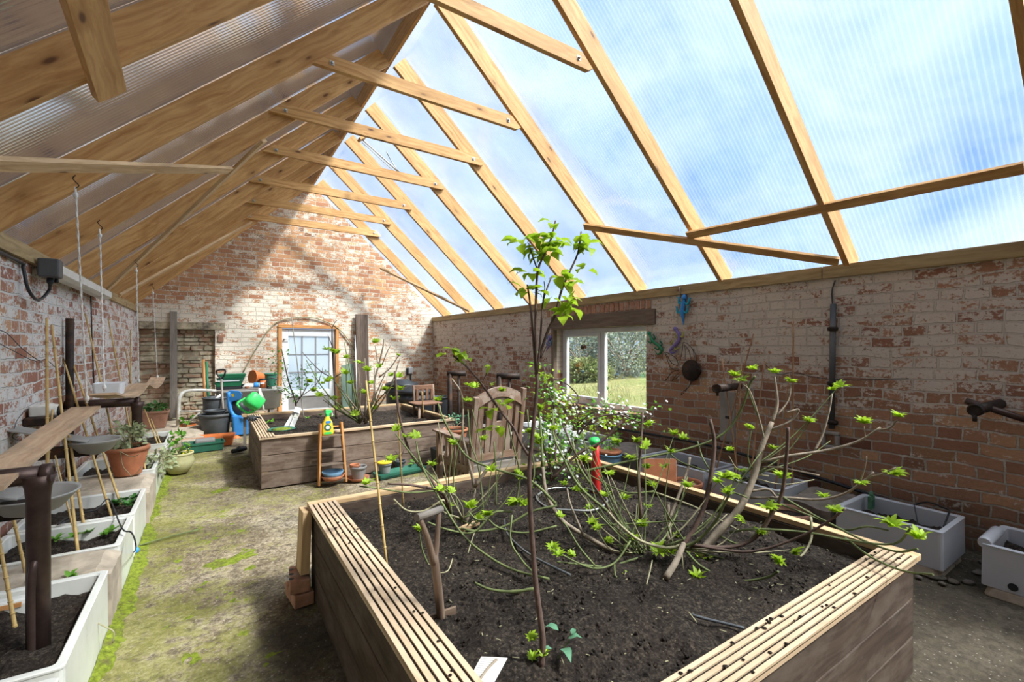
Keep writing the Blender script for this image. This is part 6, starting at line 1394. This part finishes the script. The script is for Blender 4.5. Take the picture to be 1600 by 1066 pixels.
# ---------------------------------------------------------------- right wall: sinks, pots, ornaments
RX0_, RX1_ = 3.92, 4.44
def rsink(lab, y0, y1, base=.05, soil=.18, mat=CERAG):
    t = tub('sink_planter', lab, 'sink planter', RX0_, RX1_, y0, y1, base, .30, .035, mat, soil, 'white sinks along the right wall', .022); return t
t = rsink('white sink planter with a blue-green clip on its rim, by the near bed corner', .92, 1.53)
m = MB(); p = at_z(1347, 775, .30); m.box(RX0_+.12, 1.42, .20, RX0_+.24, 1.495, .285)
c = Vector((RX1_-.10, 1.44, .27)); t = thing('clip', 'pale green plastic clip holding the rim of the nearest full sink on the right', 'clip', c)
m = MB(); m.prism(c+Vector((0, 0, .0)), (.035, 0, 0), (0, .012, .0), (0, .0, .05)); m.lathe(c+Vector((0, 0, .05)), [(.012, 0), (.016, .01), (.01, .035)], 8); m.build('clip_body', LEAFS, t); m = MB(); m.prism(c+Vector((0, -.013, -.005)), (.026, 0, 0), (0, .002, 0), (0, 0, .025)); m.build('clip_plate', GREEND, t)
tag(MB().beam((RX1_-.22, 1.12, .20), (RX1_-.02, 1.2, .31), .006, .006).build('short_rod', BLACKP), 'short black rod across the inside of the sink with the clip', 'rod')
t = rsink('white sink planter with a dark drain hole, cut by the right edge of the picture', -.05, .75)
p = at_x(1583, 918, RX0_); MB().lathe((RX0_-.001, p.y, p.z), [(.022, 0), (.022, .003)], 16, (-1, 0, 0)).build('drain_hole', BLACKP, t)
m = MB(); m.lathe((RX0_+.03, .735, .30), [(.03, -.02), (.034, .02), (.034, .30), (.028, .32)], 12, (1, 0, .0)); m.build('chipped_rim', CERAG, t)
rsink('grey-white sink planter behind the fig trunk on the right', 1.93, 2.58)
rsink('grey-white sink planter behind the square terracotta tile on the right', 2.62, 3.42)
rsink('white sink planter behind the armchair by the right wall', 5.1, 5.9)
rsink('white sink planter under the window behind the blossom', 4.15, 4.9)
slab_stone(RX0_-.0, 4.5, 1.56, 1.90, 0, .27, STONED, 'rough dark stone block behind the large round pot on the right', seed=41)
slab_stone(RX0_, 4.5, 3.46, 4.05, 0, .29, STONED, 'brown stone block beside the blue planter under the window', seed=42)
for i, (y0, y1, lab) in enumerate(((.95, 1.5, 'thin mossy stone plinth under the sink with the clip'), (-.05, .72, 'thin stone plinth under the sink with the drain hole'), (1.95, 2.56, 'thin plinth under the sink behind the fig trunk'), (2.64, 3.4, 'thin plinth under the sink behind the terracotta tile'), (5.12, 5.88, 'thin plinth under the sink behind the armchair'), (4.17, 4.88, 'thin plinth under the sink below the window'))):
    tag(MB().loops([((RX0_+RX1_)/2-.01, (y0+y1)/2, .26, (y1-y0)/2+.02, .04, -.01), ((RX0_+RX1_)/2-.01, (y0+y1)/2, .25, (y1-y0)/2, .04, .049)]).build('plinth', STONE, bevel=.008), lab, 'plinth', 'plinths under the right sinks')
r = random.Random(44); m = MB()
for k in range(240): m.lathe((r.uniform(3.8, 4.62), r.uniform(-.3, 4.5), -.006), [(.03, 0), (.022, .012), (.0, .018)], 6, (r.uniform(-.2, .2), r.uniform(-.2, .2), 1), (1, r.uniform(.6, 1.6)))
tag(m.build('rubble', STONED), 'dark crumbly rubble on the floor by the right sinks', 'rubble', kind='stuff')
pipe('base_pipe', 'black hose running along the foot of the right wall above the sinks', 'hose', [Vector((XR-.03, 5.2, .35))]+[at_x(u, v, XR-.03) for u, v in ((1080, 690), (1200, 722), (1320, 760), (1375, 778), (1480, 808))], .015, BLACKP)
pipe('drip_hose', 'thin black hose looping over the wall side of the sink with the clip', 'hose', [at_x(1425, 790, XR-.03), at_x(1450, 785, XR-.06), at_x(1480, 796, XR-.1), Vector((RX1_-.03, 1.0, .32)), Vector((RX1_-.2, .99, .25))], .006, BLACKP)
# pots on the right
c = at_z(1233, 797, .22); pot('round_planter', 'wide round dark planter with a pale rim behind the right rail of the near bed', 'plant pot', (c.x, c.y, 0), .155, .22, TERRAD, rb=.75, rim=.03, sdrop=.045)
c = at_z(1072, 752, .22); pot('round_planter', 'wide round terracotta planter full of brown earth beside the square tile', 'plant pot', (c.x, c.y, 0), .15, .22, TERRA, rb=.75, rim=.03, soilm=TERRAD)
c = at_z(1118, 770, .14); pot('red_pot', 'small red plastic pot half hidden behind the right rail', 'plant pot', (c.x, c.y, 0), .06, .14, REDP, rb=.8)
o = MB().prism(at_d(1031, 737, 3.55), (ray(1050, 737)-ray(1010, 737)).normalized()*.13, (0, 0, .10), ray(1031, 737).normalized()*.01).build('terracotta_tile', TERRA, bevel=.004); o.data.transform(Matrix.Translation((0, 0, 0))); tag(o, 'square terracotta tile leaning before the right wall sinks', 'tile')
tc_ = at_d(1031, 737, 3.55); tag(MB().box(tc_.x-.12, tc_.y-.1, 0, tc_.x+.12, tc_.y+.1, tc_.z-.10).build('support_block', STONED), 'dark block holding up the square terracotta tile', 'block')
c = at_z(952, 735, .12); t = pot('blue_planter', 'blue-grey planter with a small leafy plant beside the red tool', 'plant pot', (c.x, c.y, .0), .14, .31, BLUEG, rb=.85, rim=.015)
MB().lathe((c.x, c.y, .315), [(.125, 0), (.132, .0), (.132, .03), (.12, .03)], 20).build('inner_pot', TERRA, t); ivy(t, (c.x, c.y, .34), 60, (.16, .14, .10), .06, LEAFM, 14, 6)
c = at_d(931, 722, 3.25); t = thing('hand_pump', 'red plastic tube with a bright green cap standing beside the blue planter', 'garden tool', (c.x, c.y, 0))
MB().lathe((c.x, c.y, 0), [(.034, 0), (.034, c.z+.0), (.024, c.z+.03), (.024, at_d(931, 695, 3.25).z)], 14).build('red_tube', REDP, t)
zc = at_d(931, 690, 3.25).z; MB().lathe((c.x-.01, c.y, zc-.03), [(.02, 0), (.034, .01), (.04, .035), (.034, .055), (.0, .06)], 14, (-.2, -.1, 1)).build('green_cap', GREENB, t)
# canes on the right
for a_, b2, d0, d1, lab in (((1124, 716), (1177, 522), 4.5, 4.6, 'tall brown cane crossing left of the concrete patch, in front of the right wall'), ((1149, 716), (1159, 568), 4.35, 4.5, 'thin brown cane just left of the leafy fig tip by the right wall'),
    ((1176, 718), (1194, 566), 4.2, 4.35, 'thin brown cane leaning right of the fig tip by the right wall'), ((1238, 725), (1240, 497), 4.0, 4.15, 'tallest brown cane standing straight by the right wall pipe'), ((1216, 725), (1234, 583), 4.05, 4.15, 'brown cane tied to the tallest one near the right wall pipe'),
    ((1152, 735), (1128, 560), 4.3, 4.6, 'faint thin cane nearest the window of the right wall group')): cane(a_[0], a_[1], b2[0], b2[1], d0, d1, .008 if '1240' not in str(b2) else .009, lab, BAMD, group='brown canes by the right wall', ground=.17)
pipe('wire', 'thin dark wire sagging across the right wall above the iron stub', 'wire', [at_x(u, v, XR-.02) for u, v in ((1194, 568), (1215, 585), (1240, 582), (1275, 590), (1330, 594), (1420, 592))], .003, BLACKP)
# fixed pipework of the right wall
p0, p1 = at_x(1302, 475, XR-.035), at_x(1299, 670, XR-.035)
t = thing('wall_conduit', 'grey vertical pipe with collars running down the right wall to an old box', 'pipe', p1)
MB().tube([p0, p1], .024, 10).build('pipe', GREYP, t)
for v in (514, 599, 660): p = at_x(1301, v, XR-.035); MB().lathe(p, [(.024, -.02), (.04, -.018), (.042, .012), (.024, .02)], 12).build('collar', BLACKM, t)
p = at_x(1298, 687, XR); m = MB(); m.box(XR-.05, p.y-.075, p.z-.075, XR, p.y+.055, p.z-.045); m.box(XR-.05, p.y-.075, p.z+.05, XR, p.y+.055, p.z+.08); m.box(XR-.05, p.y-.075, p.z-.045, XR, p.y-.045, p.z+.05); m.box(XR-.05, p.y+.03, p.z-.045, XR, p.y+.055, p.z+.05); m.build('old_box', CONC, t, bevel=.01)
pipe('thin_cable', 'thin cable along the top of the right wall running down to the pipe', 'cable', [at_x(1305, 438, XR-.01), at_x(1300, 455, XR-.01), at_x(1301, 478, XR-.01)], .006, GREYP)
p = at_x(1137, 645, XR); struct(MB().loops([(p.x, p.y, .012, .085, .01, at_x(1137, 690, XR).z), (p.x, p.y, .012, .09, .01, at_x(1137, 612, XR).z)]).build('wall_patch', CONC, bevel=.006))
c = at_d(1120, 607, 3.9); q = at_x(1155, 604, XR+.02); t = thing('iron_stub', 'short black iron pipe stub sticking out of the right wall over the grey patch', 'pipe stub', q)
MB().tube([c, q], .035, 12).build('stub', BLACKM, t); d_ = (c-q).normalized(); MB().lathe(c, [(.04, -.03), (.04, .005), (.026, .005), (.026, -.03)], 12, d_).build('collar', BLACKM, t); MB().tube([c-Vector((0, 0, .03))-d_*.03, c-Vector((0, 0, .065))-d_*.03], .012, 8).build('bolt', BLACKM, t)
MB().box(XR-.015, at_x(1137, 645, XR).y-.05, at_x(1137, 650, XR).z-.03, XR-.011, at_x(1137, 645, XR).y+.02, at_x(1137, 650, XR).z).build('wall_patch_slot', BLACKP, None)['kind'] = 'structure'
c = at_d(1523, 641, 3.05); q = at_x(1600, 660, XR+.02); q = c+(at_d(1610, 655, 3.6)-c)
t = thing('iron_bracket', 'black iron pipe bracket with an open end on the right wall near the picture edge', 'pipe bracket', c)
e = Vector((XR, c.y-.05, c.z+.02)); MB().tube([c, e], .035, 12).build('stub', BLACKM, t); d_ = (c-e).normalized(); MB().lathe(c, [(.042, -.04), (.042, .004), (.028, .004), (.028, -.03)], 12, d_).build('collar', BLACKM, t)
MB().tube([at_d(1508, 626, 3.2), at_d(1625, 663, 2.95)], .022, 10).build('cross_rod', IRONB, t); MB().tube([c+Vector((0, 0, -.035)), c+Vector((0, 0, -.075))], .012, 8).build('bolt', BLACKM, t)
# gecko ornaments
def gecko(lab, uvs, mat, mat2, d_x=XR-.03, w=.02, legs=True):
    P = [at_x(u, v, d_x) for u, v in uvs]; t = thing('lizard_ornament', lab, 'ornament', P[0], 'painted metal lizards on the right wall')
    q = smooth(P, 5); n = len(q); rs = [w*(.75 if i < n*.12 else 1.0 if i < n*.55 else max(.12, 1-(i/n-.55)*2.1)) for i in range(n)]; MB().tube(q, rs, 8).build('body', mat, t)
    MB().lathe(P[0]+Vector((0, 0, 0)), [(.0, -w*1.5), (w*1.3, -w*.6), (w*1.15, w*.6), (0, w*1.6)], 10, (P[0]-P[1])).build('head', mat, t)
    for f in (.2, .5):
        k = int(n*f); tt = (q[k+1]-q[k-1]).normalized(); s_ = tt.cross(Vector((1, 0, 0))).normalized()
        for sg in (-1, 1):
            a_ = q[k]; b3 = a_+s_*sg*w*2.2+tt*w*.8; c3 = b3+s_*sg*w*.6-tt*w*2*(1 if f > .3 else 1); m = MB(); m.tube(smooth([a_, b3, c3]), [w*.5]*9, 6)
            for z_ in (-1, 0, 1): m.tube([c3, c3-tt*w*.9+s_*sg*w*(.3+z_*.6)], w*.22, 4)
            m.build('leg', mat2, t)
    return t
gecko('bright blue lizard ornament climbing under the wall plate', [(1069, 465), (1068, 474), (1066, 486), (1067, 497), (1068, 508)], BLUEP, m_plain('turquoise', (.02, .35, .5), .4), w=.026)
gecko('green lizard ornament beside the window', [(1014, 521), (1018, 530), (1023, 536), (1030, 541), (1034, 548), (1028, 554), (1023, 548)], m_plain('gecko_green', (.03, .22, .09), .4), GREENP, w=.02)
PUR = m_plain('gecko_purple', (.22, .16, .42), .4)
gecko('purple lizard ornament with a yellow tail right of the green one', [(1055, 514), (1061, 523), (1060, 533), (1053, 541), (1047, 548), (1052, 552), (1061, 545)], PUR, m_plain('gecko_yellow', (.45, .42, .12), .5), w=.02)
gecko('small blue-violet lizard ornament left of the window behind the young tree', [(860, 527), (857, 534), (857, 541), (853, 549)], PUR, BLUEG, w=.022)
tag(MB().tube([at_x(1062, 449, XR-.045), at_x(1063, 466, XR-.03)], .008, 6).build('hanging_loop', GREYW), 'grey cord loop hanging from the wall plate over the blue lizard', 'cord')
# fish ornament made from a pan lid and wire
fc = at_x(1078, 579, XR-.05); t = thing('fish_ornament', 'dark wire fish with a round pan-lid body hanging on the right wall', 'ornament', fc)
MB().lathe(fc+Vector((.03, 0, 0)), [(0, 0), (.118, 0), (.125, .008), (.11, .02), (0, .035)], 24, (-1, 0, 0)).build('lid_body', BLACKM, t)
h = at_x(1092, 580, XR-.05); MB().lathe(h, [(.0, -.02), (.03, -.01), (.035, .01), (.022, .02), (.022, .01)], 12, (-1, 0, .1)).build('mouth_knob', BLACKM, t)
m = MB()
def X_(L_): return [at_x(u, v, XR-.05) for u, v in L_]
for L_ in ([(1062, 566), (1066, 548), (1067, 537), (1069, 535)], [(1070, 564), (1071, 550), (1069, 538)], [(1085, 566), (1083, 548), (1075, 538), (1068, 535)], [(1080, 563), (1077, 550), (1071, 540)], [(1088, 570), (1087, 555), (1082, 545)],
           [(1060, 572), (1050, 568), (1042, 555), (1038, 551)], [(1060, 576), (1048, 575), (1044, 566), (1040, 553)], [(1060, 570), (1056, 560), (1046, 553), (1040, 551)], [(1061, 578), (1050, 582), (1044, 590), (1037, 596)], [(1062, 582), (1055, 588), (1050, 596)], [(1062, 586), (1056, 592), (1045, 595)], [(1060, 580), (1046, 577), (1046, 586), (1040, 595)],
           [(1080, 594), (1076, 605), (1066, 613), (1064, 618)], [(1084, 592), (1078, 602), (1070, 612), (1064, 618)]):
    m = MB(); m.tube(smooth(X_(L_), 3), .0035, 5); m.build('wire_fin', BLACKM, t)
# butterfly hanging in the window
bc = at_x(913, 543, XR+.13); t = thing('butterfly_ornament', 'small dark butterfly ornament hanging before the opening sash', 'ornament', bc)
MB().tube([bc+Vector((0, 0, .0)), Vector((bc.x, bc.y, WZ1-.12))], .0015, 4).build('thread', GREYP, t)
MB().tube([bc+Vector((0, .01, -.03)), bc+Vector((0, -.005, .03))], .008, 6).build('body', BLACKM, t)
for sg in (1, -1): m = MB(); m.poly([bc+Vector(p) for p in ((0, 0, -.01), (-.01, sg*.05, -.035), (-.015, sg*.065, -.01), (-.015, sg*.06, .03), (-.01, sg*.03, .035), (0, 0, .01))], (.003, 0, 0)); m.build('wing', BARKD if sg > 0 else TERRAD, t)
